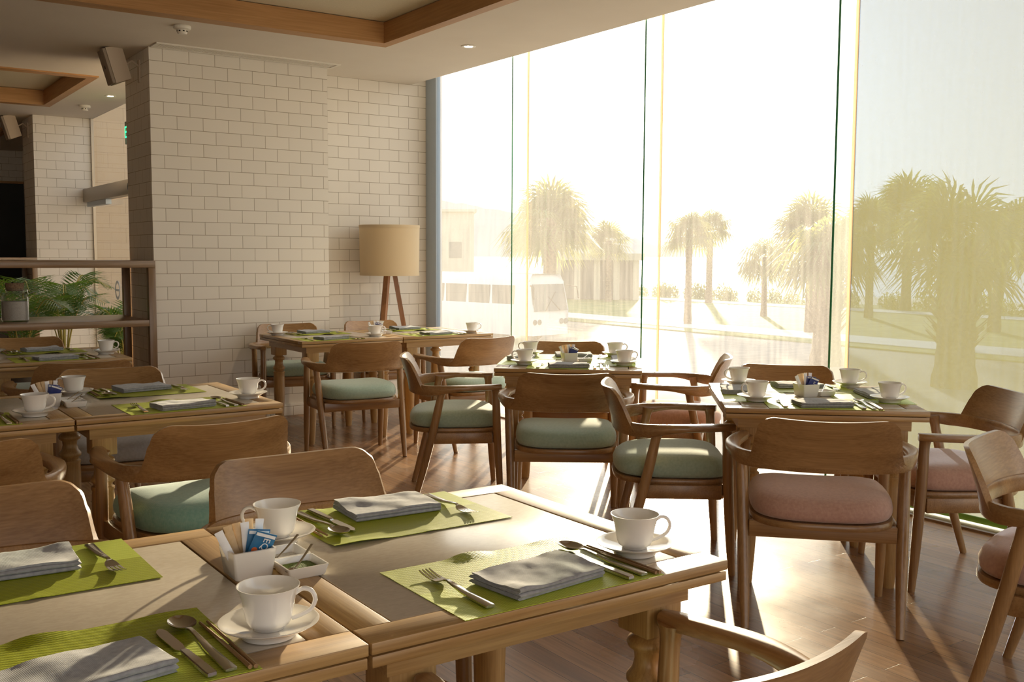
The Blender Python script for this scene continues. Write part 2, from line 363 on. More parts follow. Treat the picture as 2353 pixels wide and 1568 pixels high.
# ------------------------------------------------------------------ room
CEIL = 2.935
XW = 4.85
m = MB(); m.box(-7, 4.72, -5, 19, -.1, 0); struct(m.build('floor', 'floor'))
m = MB(); m.box(4.72, 4.80, -5, 8.45, -.1, .012, bev=.003); struct(m.build('trim_1', 'shelf_y'))
coffers = [(-6.9, 3.66, 2.3, 7.01), (-6.9, 2.20, 9.70, 11.97), (-6.9, 2.20, 14.4, 16.7)]
m = MB()
ys = [-5, 2.3, 7.01, 9.70, 11.97, 14.4, 16.7, 19]
for i in range(len(ys)-1):
    y0, y1 = ys[i], ys[i+1]
    x1 = 4.67 if y1 <= 8.5 or y0 < 8.5 else 2.82
    if i == 2:
        m.box(-7, 4.67, y0, 8.46, CEIL, 3.4); m.box(-7, 2.82, 8.46, y1, CEIL, 3.4); continue
    hole = [c for c in coffers if abs(c[2]-y0) < .01]
    if hole: m.box(hole[0][1], x1, y0, y1, CEIL, 3.4)
    else: m.box(-7, x1, y0, y1, CEIL, 3.4)
struct(m.build('ceiling', 'ceil'))
for k, (x0, x1, y0, y1) in enumerate(coffers):
    m = MB(); m.box(x0, x1-.001, y0+.001, y1-.001, 3.08, 3.1); struct(m.build('ceiling_recess', 'ceil2'))
    m = MB()
    m.box(x0, x1, y1-.13, y1, CEIL-.012, 3.075, 0); m.box(x0, x1, y0, y0+.13, CEIL-.012, 3.075, 0)
    m.box(x1-.08, x1, y0+.13, y1-.13, CEIL-.012, 3.075, 1)
    struct(m.build('trim_%d' % (k+2), ['trim_x', 'trim_y'], smooth=False))
# pillars and walls
m = MB(); m.box(2.20, 3.67, 8.09, 8.80, 0, CEIL); struct(m.build('wall_pillar', 'tile', smooth=False))
m = MB(); m.box(3.67, 5.0, 8.45, 8.80, 0, 3.4); struct(m.build('wall_recess', 'tile', smooth=False))
m = MB(); m.box(2.17, 2.815, 12.81, 13.50, 0, CEIL); struct(m.build('wall_pillar', 'tile', smooth=False))
m = MB(); m.box(-7, 2.9, 17.53, 17.8, 0, CEIL); struct(m.build('wall_back', 'tile', smooth=False))
m = MB(); m.box(2.80, 2.88, 13.5, 17.53, 0, CEIL); struct(m.build('wall_sun_block', 'tile', smooth=False))  # wall added to keep direct sun off the far tiled wall
m = MB(); m.box(-7.2, -7, -5, 19, 0, 3.4); struct(m.build('wall_left', 'wallp', smooth=False))
m = MB(); m.box(2.9, 7.5, 14.4, 14.6, -2, 3.6); struct(m.build('wall_outside', 'beige', smooth=False))
m = MB(); m.box(3.68, 4.86, 8.425, 8.449, .0, .10, bev=.003); struct(m.build('baseboard_recess', 'white_pl'))
m = MB(); m.box(2.205, 3.67, 8.066, 8.089, .0, .10, bev=.003); struct(m.build('baseboard_pillar', 'tile'))
m = MB(); m.box(2.82, 5.1, 8.80, 12.81, -.12, 0); m.box(2.9, 5.1, 12.81, 14.4, -.12, 0); struct(m.build('floor_entrance', 'walk', smooth=False))
m = MB(); m.box(4.67, 5.1, -5, 8.8, 3.34, 3.5); struct(m.build('ceiling_soffit', 'ceil'))
m = MB(); m.box(4.80, 5.1, -5, 8.5, -2.0, 0.0); struct(m.build('wall_plinth', 'walk'))
m = MB(); m.box(4.83, 4.90, 8.26, 8.449, 0, 3.34, bev=.006); struct(m.build('trim_5', 'jamb'))
# window panes, glass fins
ye = [8.26, 6.80, 5.227, 3.657, 2.09, .52, -1.05, -2.6]
for i in range(len(ye)-1):
    m = MB(); m.box(0, .012, -(ye[i]-ye[i+1])/2+.005, (ye[i]-ye[i+1])/2-.005, 0, 3.33)
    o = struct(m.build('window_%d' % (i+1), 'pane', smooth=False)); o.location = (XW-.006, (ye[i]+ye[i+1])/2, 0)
for i, y in enumerate(ye[1:-1]):
    root = empty('glass_fin', (4.765, y, 0))
    tag(root, ['clear vertical glass fin of the window wall nearest the floor lamp', 'clear vertical glass fin of the window wall behind the centre table',
               'clear green-edged glass fin of the window wall beside the greenish sheer blind'][min(i, 2)] if i < 3 else 'clear vertical glass fin further along the window wall, beyond the picture edge', 'glass fin', 'glass fins of the window wall')
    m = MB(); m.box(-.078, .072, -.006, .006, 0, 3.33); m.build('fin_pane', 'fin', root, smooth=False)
    m = MB(); m.box(-.0805, -.0782, -.0065, .0065, 0, 3.33); m.build('fin_edge', 'fin_edge', root, smooth=False)
    m = MB(); m.box(.072, .0785, -.010, .010, 0, 3.33); m.build('joint_seal', 'seal', root, smooth=False)
def blind(y0, y1, lab):
    root = empty('roller_blind', (XW-.020, (y0+y1)/2, 0)); h = (y1-y0)/2
    tag(root, lab, 'blind', 'sheer roller blinds on the window wall')
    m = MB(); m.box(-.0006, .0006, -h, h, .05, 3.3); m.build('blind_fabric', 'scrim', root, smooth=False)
    m = MB(); m.box(-.008, .006, -h, h, .018, .050, bev=.003); m.build('bottom_bar', 'blindbar', root)
    m = MB(); m.tube([(-.01, -h, 3.30), (-.01, h, 3.30)], .02, 12); m.build('roller_tube', 'white_pl', root)
blind(2.11, 3.640, 'greenish see-through roller blind drawn down over the window right of the fin')
blind(.54, 2.07, 'see-through roller blind on the next window, at the right picture edge')
# vent, detectors, downlights
v = empty('ceiling_vent', (2.955, 7.985, CEIL)); tag(v, 'long perforated white air vent in the ceiling along the tiled pillar', 'vent')
m = MB()
m.box(-.75, .75, -.095, -.07, -.010, 0); m.box(-.75, .75, .07, .095, -.010, 0); m.box(-.75, -.725, -.07, .07, -.010, 0); m.box(.725, .75, -.07, .07, -.010, 0)
m.build('vent_frame', 'white_pl', v)
m = MB()
for k in range(5): m.box(-.725, .725, -.062+k*.028, -.050+k*.028, -.007, -.003)
for k in range(72): m.box(-.722+k*.02, -.713+k*.02, -.07, .07, -.0065, -.0035)
m.build('vent_grille', 'white_pl', v, smooth=False)
m = MB(); m.box(-.725, .725, -.07, .07, -.0015, 0); m.build('vent_duct', 'dark', v, smooth=False)
def detector(x, y, lab):
    d = empty('smoke_detector', (x, y, CEIL)); tag(d, lab, 'smoke detector', 'smoke detectors on the ceiling')
    m = MB(); m.lathe([(.02, 0), (.058, 0), (.06, -.008), (.057, -.022), (.045, -.027), (.03, -.028)], 28); m.build('detector_base', 'white_pl', d)
    m = MB(); m.lathe([(.034, -.028), (.036, -.045), (.028, -.056), (.012, -.058)], 24); m.build('detector_head', 'white_pl', d)
    m = MB()
    for k in range(8):
        T = Matrix.Rotation(k*PI/4, 4, 'Z'); m.box(.034, .0368, -.006, .006, -.042, -.034, T=T)
    m.build('detector_slot', 'black', d, smooth=False)
detector(2.20, 7.24, 'white round smoke detector on the ceiling above the nearer tiled pillar')
detector(2.50, 11.70, 'white round smoke detector on the ceiling in front of the farther tiled pillar')
def downlight(x, y, lab, z=CEIL):
    d = empty('downlight', (x, y, z)); tag(d, lab, 'ceiling light', 'recessed ceiling downlights')
    m = MB(); m.lathe([(.032, -.001), (.055, -.001), (.056, -.005), (.050, -.007), (.034, -.006), (.030, -.002)], 28, cap=False); m.build('light_trim', 'white_pl', d)
    m = MB(); m.lathe([(.001, -.002), (.030, -.002), (.026, -.006), (.001, -.008)], 20); m.build('bulb', 'bulb', d)
    l = bpy.data.lights.new('downlight_glow', 'SPOT'); l.energy = 26; l.color = (1, .78, .52); l.spot_size = R(110); l.spot_blend = .8; l.shadow_soft_size = .03
    o = bpy.data.objects.new('downlight_glow', l); C.objects.link(o); o.parent = d; o.location = (0, 0, -.02)
downlight(4.17, 6.64, 'recessed downlight in the ceiling by the windows')
downlight(2.56, 10.83, 'small lit downlight in the ceiling beyond the nearer pillar')
downlight(1.02, 10.75, 'downlight inside the wood-framed ceiling recess at the left edge', 3.08)
def speaker(x, y, z, lab, rz=R(-158)):
    s = empty('wall_speaker', (x, y, z), rz); s.rotation_euler = (R(0), R(0), rz)
    tag(s, lab, 'speaker', 'beige speakers bracketed on the pillars')
    T = Matrix.Rotation(R(-16), 4, 'Y')
    m = MB(); m.loft([[(a, -.085, -.135), (a, .085, -.135), (a, .085, .135), (a, -.085, .135)] if a < .05 else [(a, -.06, -.12), (a, .06, -.12), (a, .06, .12), (a, -.06, .12)] for a in (-.02, .0, .11)], T=T); m.build('speaker_cabinet', 'spk', s)
    m = MB(); m.box(-.045, -.02, -.083, .083, -.133, .133, T=T, bev=.006); m.build('speaker_grille', 'spk2', s)
    m = MB(); m.box(-.048, -.045, -.012, .012, -.012, .012, T=T); m.build('speaker_badge', 'sensor', s)
    m = MB(); m.tube([(.10, 0, .02), (.16, 0, .06), (.215, 0, .02)], .008); m.box(.205, .222, -.025, .025, -.10, .07); m.build('wall_bracket', 'spk', s)
speaker(1.985, 8.36, 2.80, 'beige loudspeaker tilted down from the side of the nearer tiled pillar', 0)
speaker(1.955, 13.13, 2.80, 'beige loudspeaker on the side of the farther tiled pillar', 0)
# entrance beyond the pillar
h = empty('door_header', (2.74, 10.85, 2.03)); tag(h, 'grey metal box of the sliding door above the glass entrance', 'door header')
m = MB(); m.box(-.055, .055, -1.95, 1.95, -.075, .080, bev=.006); m.build('header_box', 'alu', h)
m = MB(); m.lathe([(.001, .02), (.035, .015), (.045, 0), (.045, -.01)], 20, T=Matrix.Translation((-.06, -.18, 0)) @ Matrix.Rotation(R(-90), 4, 'Y')); m.build('motion_sensor', 'sensor', h)
m = MB(); m.box(-.03, .03, .95, 1.86, -.13, -.077); m.build('door_rail', 'jamb', h)
m = MB(); m.box(2.795, 2.805, 11.05, 12.78, 0, 1.95); d1 = m.build('door_1', 'clear', smooth=False); struct(d1)
m = MB(); m.box(2.81, 2.82, 8.82, 12.80, 2.11, CEIL); struct(m.build('window_8', 'clear', smooth=False))
m = MB(); m.box(2.795, 2.815, 11.0, 11.045, 0, 1.95); m.box(2.79, 2.82, 12.775, 12.805, 0, CEIL); m.box(2.8, 2.83, 10.9, 10.93, 0, 1.95)
m.box(2.79, 2.83, 11.0, 11.02, 2.11, CEIL)
struct(m.build('door_2', 'alu', smooth=False))
sg = empty('door_sticker', (2.794, 11.74, .953)); tag(sg, 'round grey no-entry sticker on the glass sliding door', 'sticker')
m = MB(); T = Matrix.Rotation(R(90), 4, 'Y')
m.lathe([(.075, 0), (.105, 0), (.105, .002), (.075, .002)], 32, cap=False, T=T); m.build('sticker_ring', 'jamb', sg)
m = MB(); m.box(-.001, .001, -.07, .07, -.012, .012); m.build('sticker_bar', 'jamb', sg)
ex = empty('exit_sign', (2.77, 10.90, 2.60)); tag(ex, 'green glowing exit sign hung by the glass entrance, half hidden by pillar', 'exit sign')
m = MB(); m.box(-.02, .02, -.17, .17, -.115, .115, bev=.004); m.build('sign_box', 'exit', ex)
def text(s, size, mat, parent, loc, rot, ext=.0004):
    c = bpy.data.curves.new('lettering', 'FONT'); c.body = s; c.size = size; c.extrude = ext; c.align_x = 'CENTER'; c.align_y = 'CENTER'
    c.materials.append(M[mat]); o = bpy.data.objects.new('lettering', c); C.objects.link(o); bpy.context.view_layer.update(); me = bpy.data.meshes.new_from_object(o.evaluated_get(bpy.context.evaluated_depsgraph_get()))
    bpy.data.objects.remove(o); o = bpy.data.objects.new('lettering', me); C.objects.link(o); o.parent = parent; o.location = loc; o.rotation_euler = rot; return o
text('EXIT', .17, 'exitg', ex, (-.0215, 0, 0), (R(90), 0, R(-90)))
m = MB(); m.tube([(0, -.1, .115), (0, -.1, .335)], .004); m.tube([(0, .1, .115), (0, .1, .335)], .004); m.build('hanger', 'alu', ex)
bb = MB().box(1.3, 2.89, 17.47, 17.525, .2, 2.42).build('black_board', 'black', smooth=False); tag(bb, 'large dark board on the far tiled wall at the left edge', 'board')
bb = MB().box(1.3, 2.895, 17.44, 17.528, 2.425, 2.46).build('board_ledge', 'trim_x', smooth=False); tag(bb, 'thin wooden ledge above the dark board on the far wall', 'ledge')

# shelf consoles
def shelf(x1, y0, lab, dep=.80):
    s = empty('shelf_unit', (x1, y0, 0)); tag(s, lab, 'shelf', 'open wooden shelf units beside the pillars')
    W_ = 3.4; t = .055
    for nm, z0, z1 in (('top_board', 1.25, 1.305), ('shelf_board', .80, .85), ('shelf_board', .28, .33)):
        MB().box(-W_, -t if nm != 'top_board' else 0, .002, dep-.002, z0, z1, bev=.003).build(nm, 'shelf_x', s)
    for x in (-t, -W_):
        for y in (0, dep-.06): MB().box(x, x+t, y, y+.06, 0, 1.249, bev=.003).build('post', 'shelf_z', s)
shelf(2.190, 8.00, 'open dark wooden shelf unit standing against the nearer tiled pillar', .82)
shelf(2.16, 12.75, 'open wooden shelf unit by the farther tiled pillar, seen beyond the first', .72)
# jar
j = empty('glass_jar', (1.245, 8.30, .8505)); tag(j, 'corked glass storage jar of grey sand on the dark shelf', 'jar')
m = MB(); m.lathe([(.001, 0), (.088, 0), (.096, .012), (.096, .175), (.085, .20), (.062, .215), (.062, .235), (.068, .24), (.065, .245), (.058, .238), (.058, .212), (.081, .196), (.092, .172), (.092, .015), (.001, .008)], 36, cap=False); m.build('jar_glass', 'clear', j)
m = MB(); m.lathe([(.001, .0085), (.0915, .012), (.0915, .150), (.001, .153)], 36); m.build('sand_fill', 'sand', j)
m = MB(); m.lathe([(.001, .226), (.056, .226), (.060, .247), (.064, .262), (.064, .285), (.001, .287)], 28); m.build('cork_lid', 'cork', j)
m = MB(); m.tube([(.066, 0, .24), (.085, 0, .235), (.09, 0, .20), (.08, 0, .19)], .0022, 6); m.tube([(.064*math.cos(a), .064*math.sin(a), .228) for a in [k*PI/9 for k in range(19)]], .0022, 6); m.build('wire_clasp', 'steel', j)

# ------------------------------------------------------------------ areca palms behind the shelf
def areca(x, y, h, n, seed, lab, yel=False):
    rnd = random.Random(seed); p = empty('areca_palm', (x, y, 0)); tag(p, lab, 'potted palm', 'areca palms behind the shelf')
    m = MB(); m.lathe([(.001, 0), (.12, 0), (.155, .30), (.165, .34), (.15, .34), (.14, .30), (.001, .29)], 24, cap=False); m.build('plant_pot', 'pot', p)
    st, lf = MB(), MB()
    for k in range(n):
        a = 2*PI*k/n+rnd.uniform(-.3, .3); sp = rnd.uniform(.25, .62)*h*.75; hh = h*rnd.uniform(.72, 1.0)
        ax = [Vector((0.02*math.cos(a), .02*math.sin(a), .28)), Vector((sp*.25*math.cos(a), sp*.25*math.sin(a), .28+(hh-.28)*.6)), Vector((sp*.6*math.cos(a), sp*.6*math.sin(a), hh)), Vector((sp*1.05*math.cos(a), sp*1.05*math.sin(a), hh*.93))]
        c = cr(ax, 11); st.tube(c, [.008*(1-.75*i/len(c)) for i in range(len(c))], 5)
        for i in range(9, len(c)-1):
            t = (i-9)/(len(c)-10); d = (c[i+1]-c[i]).normalized(); side = d.cross(Vector((0, 0, 1))).normalized(); upv = side.cross(d)
            for f in (0,):
                base = c[i].lerp(c[i+1], f); L = .26*math.sin(PI*(.18+.78*t))+.05
                for s_ in (-1, 1):
                    tip = base+side*s_*L*.78+d*L*.55+upv*L*.10-Vector((0, 0, L*.22)); mid = base.lerp(tip, .5)+upv*.015
                    w = d*.0062
                    lf.add([base-w*.4, mid-w, tip, mid+w, base+w*.4], [(0, 1, 3, 4), (1, 2, 3)])
    st.build('stem', 'areca_s', p); lf.build('foliage', 'areca', p, smooth=False)
areca(1.50, 9.80, 1.13, 15, 3, 'tall green areca palm behind the shelf, beside the glass jar')
areca(2.12, 11.15, 1.14, 16, 5, 'areca palm with arching fronds in front of the glass door')
areca(2.30, 9.42, .92, 14, 9, 'low leafy areca palm close behind the shelf post')
areca(.98, 10.9, 1.16, 12, 12, 'areca palm half hidden behind the sand-filled jar')

# ------------------------------------------------------------------ floor lamp
L = empty('floor_lamp', (4.27, 8.12, 0)); tag(L, 'tripod floor lamp with a large cream drum shade in the tiled corner', 'floor lamp')
sh = MB(); seg = 48
T = Matrix.Rotation(R(1.5), 4, 'Y')
def ringp(r, z, n=48): return [(r*math.cos(2*PI*k/n), r*math.sin(2*PI*k/n), z) for k in range(n)]
sh.loft([ringp(.262, 1.175), ringp(.268, 1.62), ringp(.264, 1.62), ringp(.258, 1.175), ringp(.262, 1.175)], cap=False)
shade = sh.build('lamp_shade', 'shade', L)
for nm, z in (('shade_trim', 1.175), ('shade_trim', 1.597)):
    m = MB(); m.loft([ringp(.2645+(z-1.175)*.0135, z), ringp(.2650+(z-1.175)*.0135, z+.024), ringp(.2630+(z-1.175)*.0135, z+.024), ringp(.2625+(z-1.175)*.0135, z)], cap=False); m.build(nm, 'shade', shade)
for k in range(3):
    a = R(95+120*k); d = Vector((math.cos(a), math.sin(a), 0)); p0 = Vector((0, 0, 1.24))+d*.035; p1 = d*.25
    ax = (p1-p0).normalized(); s1 = ax.cross(d.cross(Vector((0, 0, 1)))).normalized(); s2 = ax.cross(s1)
    m = MB(); m.loft([[c+s1*a_*.02+s2*b_*.02 for a_, b_ in ((-1, -1), (1, -1), (1, 1), (-1, 1))] for c in (p0, p1)]); m.build('lamp_leg', 'lampwood', L)
m = MB(); m.lathe([(.001, 1.19), (.05, 1.19), (.05, 1.235), (.001, 1.235)], 20); m.tube([(0, 0, 1.23), (0, 0, 1.36)], .012); m.build('lamp_hub', 'lampwood', L)
m = MB(); m.lathe([(.001, 1.36), (.02, 1.365), (.03, 1.40), (.022, 1.44), (.001, 1.45)], 16); m.build('bulb', 'white_pl', L)

# ------------------------------------------------------------------ chair
def make_chair():
    root = empty('armchair')
    half = [(.272, .235), (.302, .13), (.322, .03), (.319, -.06), (.294, -.145), (.232, -.207), (.125, -.245), (0, -.258)]
    full = [(x, y, 0) for x, y in half]+[(-x, y, 0) for x, y in reversed(half[:-1])]
    path = cr(full, 5); n = len(path)
    arc = [0]
    for i in range(1, n): arc.append(arc[-1]+(path[i]-path[i-1]).length)
    tot = arc[-1]
    def prm(i):
        s = abs(arc[i]/tot*2-1)   # 0 at the back centre, 1 at the tips
        t = min(max((s-.42)/.30, 0), 1); t = t*t*(3-2*t)
        hw = .012+(.030-.012)*t; hh = .030+(.0155-.030)*t; zc = .622+(.6395-.622)*t
        if s > .93: k = (s-.93)/.07; hw *= 1-.35*k*k
        return hw, hh, zc, s
    m = MB(); rings = []
    for i in range(n):
        d = path[min(i+1, n-1)]-path[max(i-1, 0)]; d.z = 0; d.normalize(); out = Vector((-d.y, d.x, 0))
        if out.dot(Vector((path[i].x, path[i].y, 0))) < 0: out = -out
        hw, hh, zc, s = prm(i); rg = []
        for k in range(12):
            a = 2*PI*k/12; ca, sa = math.cos(a), math.sin(a)
            px = math.copysign(abs(ca)**.55, ca)*hw; pz = math.copysign(abs(sa)**.55, sa)*hh
            rg.append(path[i]+out*px+Vector((0, 0, zc+pz)))
        rings.append(rg)
    m.loft(rings); m.build('armrest', 'chair_y', root, ang=50)
    # back panel
    half_len = tot/2
    def at_arc(u):
        a = half_len+u
        for i in range(1, n):
            if arc[i] >= a:
                f = (a-arc[i-1])/(arc[i]-arc[i-1]); p = path[i-1].lerp(path[i], f); d = path[i]-path[i-1]; break
        d.normalize(); out = Vector((-d.y, d.x, 0))
        if out.dot(Vector((p.x, p.y, 0))) < 0: out = -out
        return p, out
    NU, NV = 30, 16; grid = {}
    for j in range(NV+1):
        q_ = j/NV; v = 1-(1-q_)**1.9; z = .61+v*.182
        hwid = .278-.062*v+.02*max(0, 1-v/.15)
        if v > .74: k = (v-.74)/.26; hwid -= .044*(1-math.sqrt(max(0, 1-k*k)))
        for i in range(NU+1):
            u = (i/NU*2-1)*hwid; p, out = at_arc(u)
            lean = .055*v**1.3
            th = .0115*(1-.35*v)
            for s_ in (1, -1):
                q = p+out*(lean+s_*th)+Vector((0, 0, z+.006*math.cos(u/hwid*PI/2)*(-v)+.010*v*abs(u/hwid)**2*0))
                grid[(i, j, s_)] = q
    m = MB(); idx = {}
    for key, q in grid.items(): idx[key] = len(m.v); m.v.append(tuple(q))
    F = []
    for s_ in (1, -1):
        for j in range(NV):
            for i in range(NU):
                F.append((idx[(i, j, s_)], idx[(i+1, j, s_)], idx[(i+1, j+1, s_)], idx[(i, j+1, s_)]))
    for j in range(NV):
        for i in (0, NU): F.append((idx[(i, j, 1)], idx[(i, j+1, 1)], idx[(i, j+1, -1)], idx[(i, j, -1)]))
    for i in range(NU):
        for j in (0, NV): F.append((idx[(i, j, 1)], idx[(i+1, j, 1)], idx[(i+1, j, -1)], idx[(i, j, -1)]))
    m.f = F; m.mi = [0]*len(F); m.build('backrest', 'chair_x', root, ang=60)
    # legs
    for s_ in (1, -1):
        m = MB(); c = cr([(.270*s_, .205, .640), (.270*s_, .210, .57), (.270*s_, .216, .40), (.270*s_, .228, .18), (.270*s_, .240, 0)], 4)
        m.tube(c, [.030, .024, .0215, .021, .021, .022, .0225, .0225, .0225, .022, .0215, .021, .020, .019, .0175, .016, .0145][:len(c)], 12, up=(0, 1, 0)); m.build('leg', 'chair_z', root, ang=60)
        m = MB(); c = cr([(.296*s_, -.085, .632), (.291*s_, -.100, .56), (.284*s_, -.135, .40), (.276*s_, -.190, .18), (.270*s_, -.240, 0)], 4)
        m.tube(c, [.028, .023, .021, .021, .021, .022, .0225, .0225, .0225, .022, .0215, .021, .020, .019, .0175, .016, .0145][:len(c)], 12, up=(0, 1, 0)); m.build('leg', 'chair_z', root, ang=60)
    # seat outline
    def outl(sc, z, n=48, grow=0):
        r = []
        for k in range(n):
            a = 2*PI*k/n; ca, sa = math.cos(a), math.sin(a)
            e = .42 if sa > 0 else .64
            x = math.copysign(abs(ca)**e, ca)*(.258+grow); y = math.copysign(abs(sa)**e, sa)*((.235 if sa > 0 else .262)+grow)
            r.append((x*sc, y*sc, z))
        return r
    m = MB(); m.loft([outl(.9, .384), outl(1, .384), outl(1.012, .39), outl(1.012, .402), outl(1.0, .408), outl(.9, .408)]); m.build('seat_frame', 'chair_x', root)
    m = MB()
    m.box(-.255, .255, .175, .200, .325, .386, bev=.004); m.box(-.262, .262, -.165, -.140, .325, .386, bev=.004)
    for s_ in (1, -1): m.box(s_*.262-.012, s_*.262+.012, -.14, .19, .325, .386, bev=.004)
    m.build('apron', 'chair_x', root)
    m = MB(); pr = [(.30, .409), (.90, .409), (.965, .414), (.995, .428), (1.0, .446), (.988, .462), (.955, .477), (.89, .489), (.77, .497), (.55, .503), (.3, .505), (.1, .505)]
    rings = []
    for sc, z in pr:
        ring = outl(sc, z)
        if z > .45: ring = [(x, y, z+.010*(x/.25)**2*(z-.45)/.04-.006*(y/.25)**2) for x, y, z in ring]
        rings.append(ring)
    m.loft(rings); m.build('seat_cushion', 'sage', root, ang=80)
    return root
chair0 = make_chair()
protos = {'sage': chair0}
def recolor(key):
    if key in protos: return protos[key]
    c = dup(chair0)
    for ch in [x for x in C.objects if x.parent == c]:
        if ch.name.startswith('seat_cushion'):
            ch.data = ch.data.copy(); ch.data.materials.clear(); ch.data.materials.append(M[key])
    protos[key] = c; return c
for k in ('pink', 'lav', 'teal'): recolor(k)
def chair(x, y, deg, key, lab, grp):
    place(protos[key], (x, y, 0), R(deg), lab, 'chair', grp)
gN, gM, gB, gC, gR, gL = ('chairs around the nearest table', 'chairs around the left middle table', 'chairs around the table by the tiled pillar', 'chairs around the centre table', 'chairs around the right-hand window table', 'chairs at the table in front of the shelf')
chair(0.300, 2.425, 180, 'sage', 'oak armchair behind the nearest table, its back cut by the left picture edge', gN)
chair(1.106, 2.430, 179, 'sage', 'oak armchair behind the nearest table, back rising beyond the sugar sachets', gN)
chair(1.100, 1.220, 0, 'sage', 'oak armchair at bottom of picture, only its curved arm and back tip showing', gN)
chair(1.170, 4.994, 172, 'lav', 'oak armchair with grey seat on the shelf side of the left middle table', gM)
chair(.34, 3.69, -4, 'sage', 'oak armchair whose rounded back ends at left edge before the left middle table', gM)
chair(1.13, 3.67, 4, 'teal', 'oak armchair with teal cushion on the near side of the left middle table', gM)
chair(3.16, 7.66, 168, 'sage', 'oak armchair between the long pillar table and the tiled pillar', gB)
chair(3.96, 7.66, 176, 'sage', 'oak armchair behind the pillar table, in front of the floor lamp', gB)
chair(3.02, 6.26, -7, 'sage', 'oak armchair with sage cushion, back to us, at the left half of the pillar table', gB)
chair(3.86, 6.18, 6, 'sage', 'oak armchair, back to us, at the window half of the pillar table', gB)
chair(3.975, 5.119, 144, 'sage', 'oak armchair on the window side of the centre table', gC)
chair(3.025, 4.949, -119, 'sage', 'oak armchair side-on left of the centre table, arms pointing at it', gC)
chair(3.182, 4.117, -36, 'sage', 'oak armchair with sage cushion, back to us, before the centre table', gC)
chair(4.10, 4.27, 43, 'pink', 'oak armchair with pink cushion right of the centre table, sunlit arms', gC)
chair(4.023, 3.391, 133, 'pink', 'oak armchair behind the right-hand table, between it and the window', gR)
chair(3.175, 3.327, -128, 'sage', 'oak armchair with sunlit sage cushion, side-on at left of the right-hand table', gR)
chair(3.130, 2.472, -45.6, 'pink', 'oak armchair with pink cushion, back to us, nearest the right-hand table', gR)
chair(3.995, 2.504, 57.5, 'pink', 'oak armchair with pink cushion side-on by the green blind', gR)
chair(3.12, 1.50, -163, 'pink', 'oak armchair with pink cushion cut off by the right picture edge', 'chair at the right picture edge')
chair(1.135, 7.205, 174, 'sage', 'oak armchair between the shelf unit and the table before it', gL)
chair(1.164, 5.935, 2, 'teal', 'dark oak armchair, back to us, at the table before the shelf', gL)

# ------------------------------------------------------------------ tables
def make_table():
    t = empty('dining_table')
    a, b = .3985, .408; bd = .070
    m = MB()
    m.box(-a, a, -b, -b+bd, .7300, .75, 0, bev=.002); m.box(-a, a, b-bd, b, .7300, .75, 0, bev=.002)
    m.box(-a, -a+bd, -b+bd, b-bd, .7300, .75, 1, bev=.0015); m.box(a-bd, a, -b+bd, b-bd, .7300, .75, 1, bev=.0015)
    m.build('tabletop_frame', ['table_x', 'table_y'], t)
    m = MB(); m.box(-a+bd+.004, a-bd-.004, -b+bd+.004, b-bd-.004, .729, .7494, bev=.001); m.build('stone_inlay', 'stone', t)
    m = MB(); m.box(-a+.012, a-.012, -b+.012, b-.012, .7275, .7302, 2); m.box(-a+.0015, a-.0015, -b+.0015, b-.0015, .708, .7272, 0, bev=.002); m.build('lower_board', ['table_x', 'table_y', 'dark'], t)
    m = MB(); i1 = .055
    m.box(-a+i1, a-i1, -b+i1, -b+i1+.02, .662, .708, 0); m.box(-a+i1, a-i1, b-i1-.02, b-i1, .662, .708, 0)
    m.box(-a+i1, -a+i1+.02, -b+i1+.02, b-i1-.02, .662, .708, 1); m.box(a-i1-.02, a-i1, -b+i1+.02, b-i1-.02, .662, .708, 1)
    m.build('apron', ['table_x', 'table_y'], t)
    pf = [(.001, .597), (.032, .597), (.030, .588), (.043, .578), (.046, .570), (.043, .562), (.031, .553), (.029, .535), (.034, .515), (.0455, .500), (.0455, .490), (.036, .482), (.034, .474), (.043, .468), (.043, .458), (.040, .452), (.042, .42), (.042, .36), (.039, .25), (.033, .12), (.026, .02), (.024, 0), (.001, 0)]
    for sx in (-1, 1):
        for sy in (-1, 1):
            m = MB(); c = (sx*(a-.110), sy*(b-.110))
            m.box(c[0]-.046, c[0]+.046, c[1]-.046, c[1]+.046, .595, .7075, bev=.004); m.lathe(pf, 28, c, cap=False); m.build('leg', 'table_z', t, ang=50)
    return t
table0 = make_table()
def table(x, y, deg, lab, grp): place(table0, (x, y, 0), R(deg), lab, 'table', grp)
gT = 'square oak dining tables with stone inlay'
table(.299, 1.809, 0, 'oak table with stone inlay, left half of the nearest pair, cut by left edge', gT)
table(1.101, 1.809, 0, 'oak table with stone inlay, right half of the nearest pair, its corner sunlit', gT)
table(.377, 4.348, 0, 'left half of the left middle pair of oak tables, cut by the left edge', gT)
table(1.180, 4.348, 0, 'right half of the left middle pair of oak tables, its corner before the tiled pillar', gT)
table(3.203, 7.05, 0, 'left half of the oak table pair beside the tiled pillar', gT)
table(4.006, 7.05, 0, 'right half of the oak table pair, nearest the floor lamp and window', gT)
table(3.594, 4.606, -40.7, 'square oak table set diagonally in the middle of the picture', gT)
table(3.594, 2.908, -40.7, 'square oak table set diagonally at right, beside the green blind', gT)
table(1.14, 6.56, 0, 'oak table in front of the dark shelf unit at left', gT)

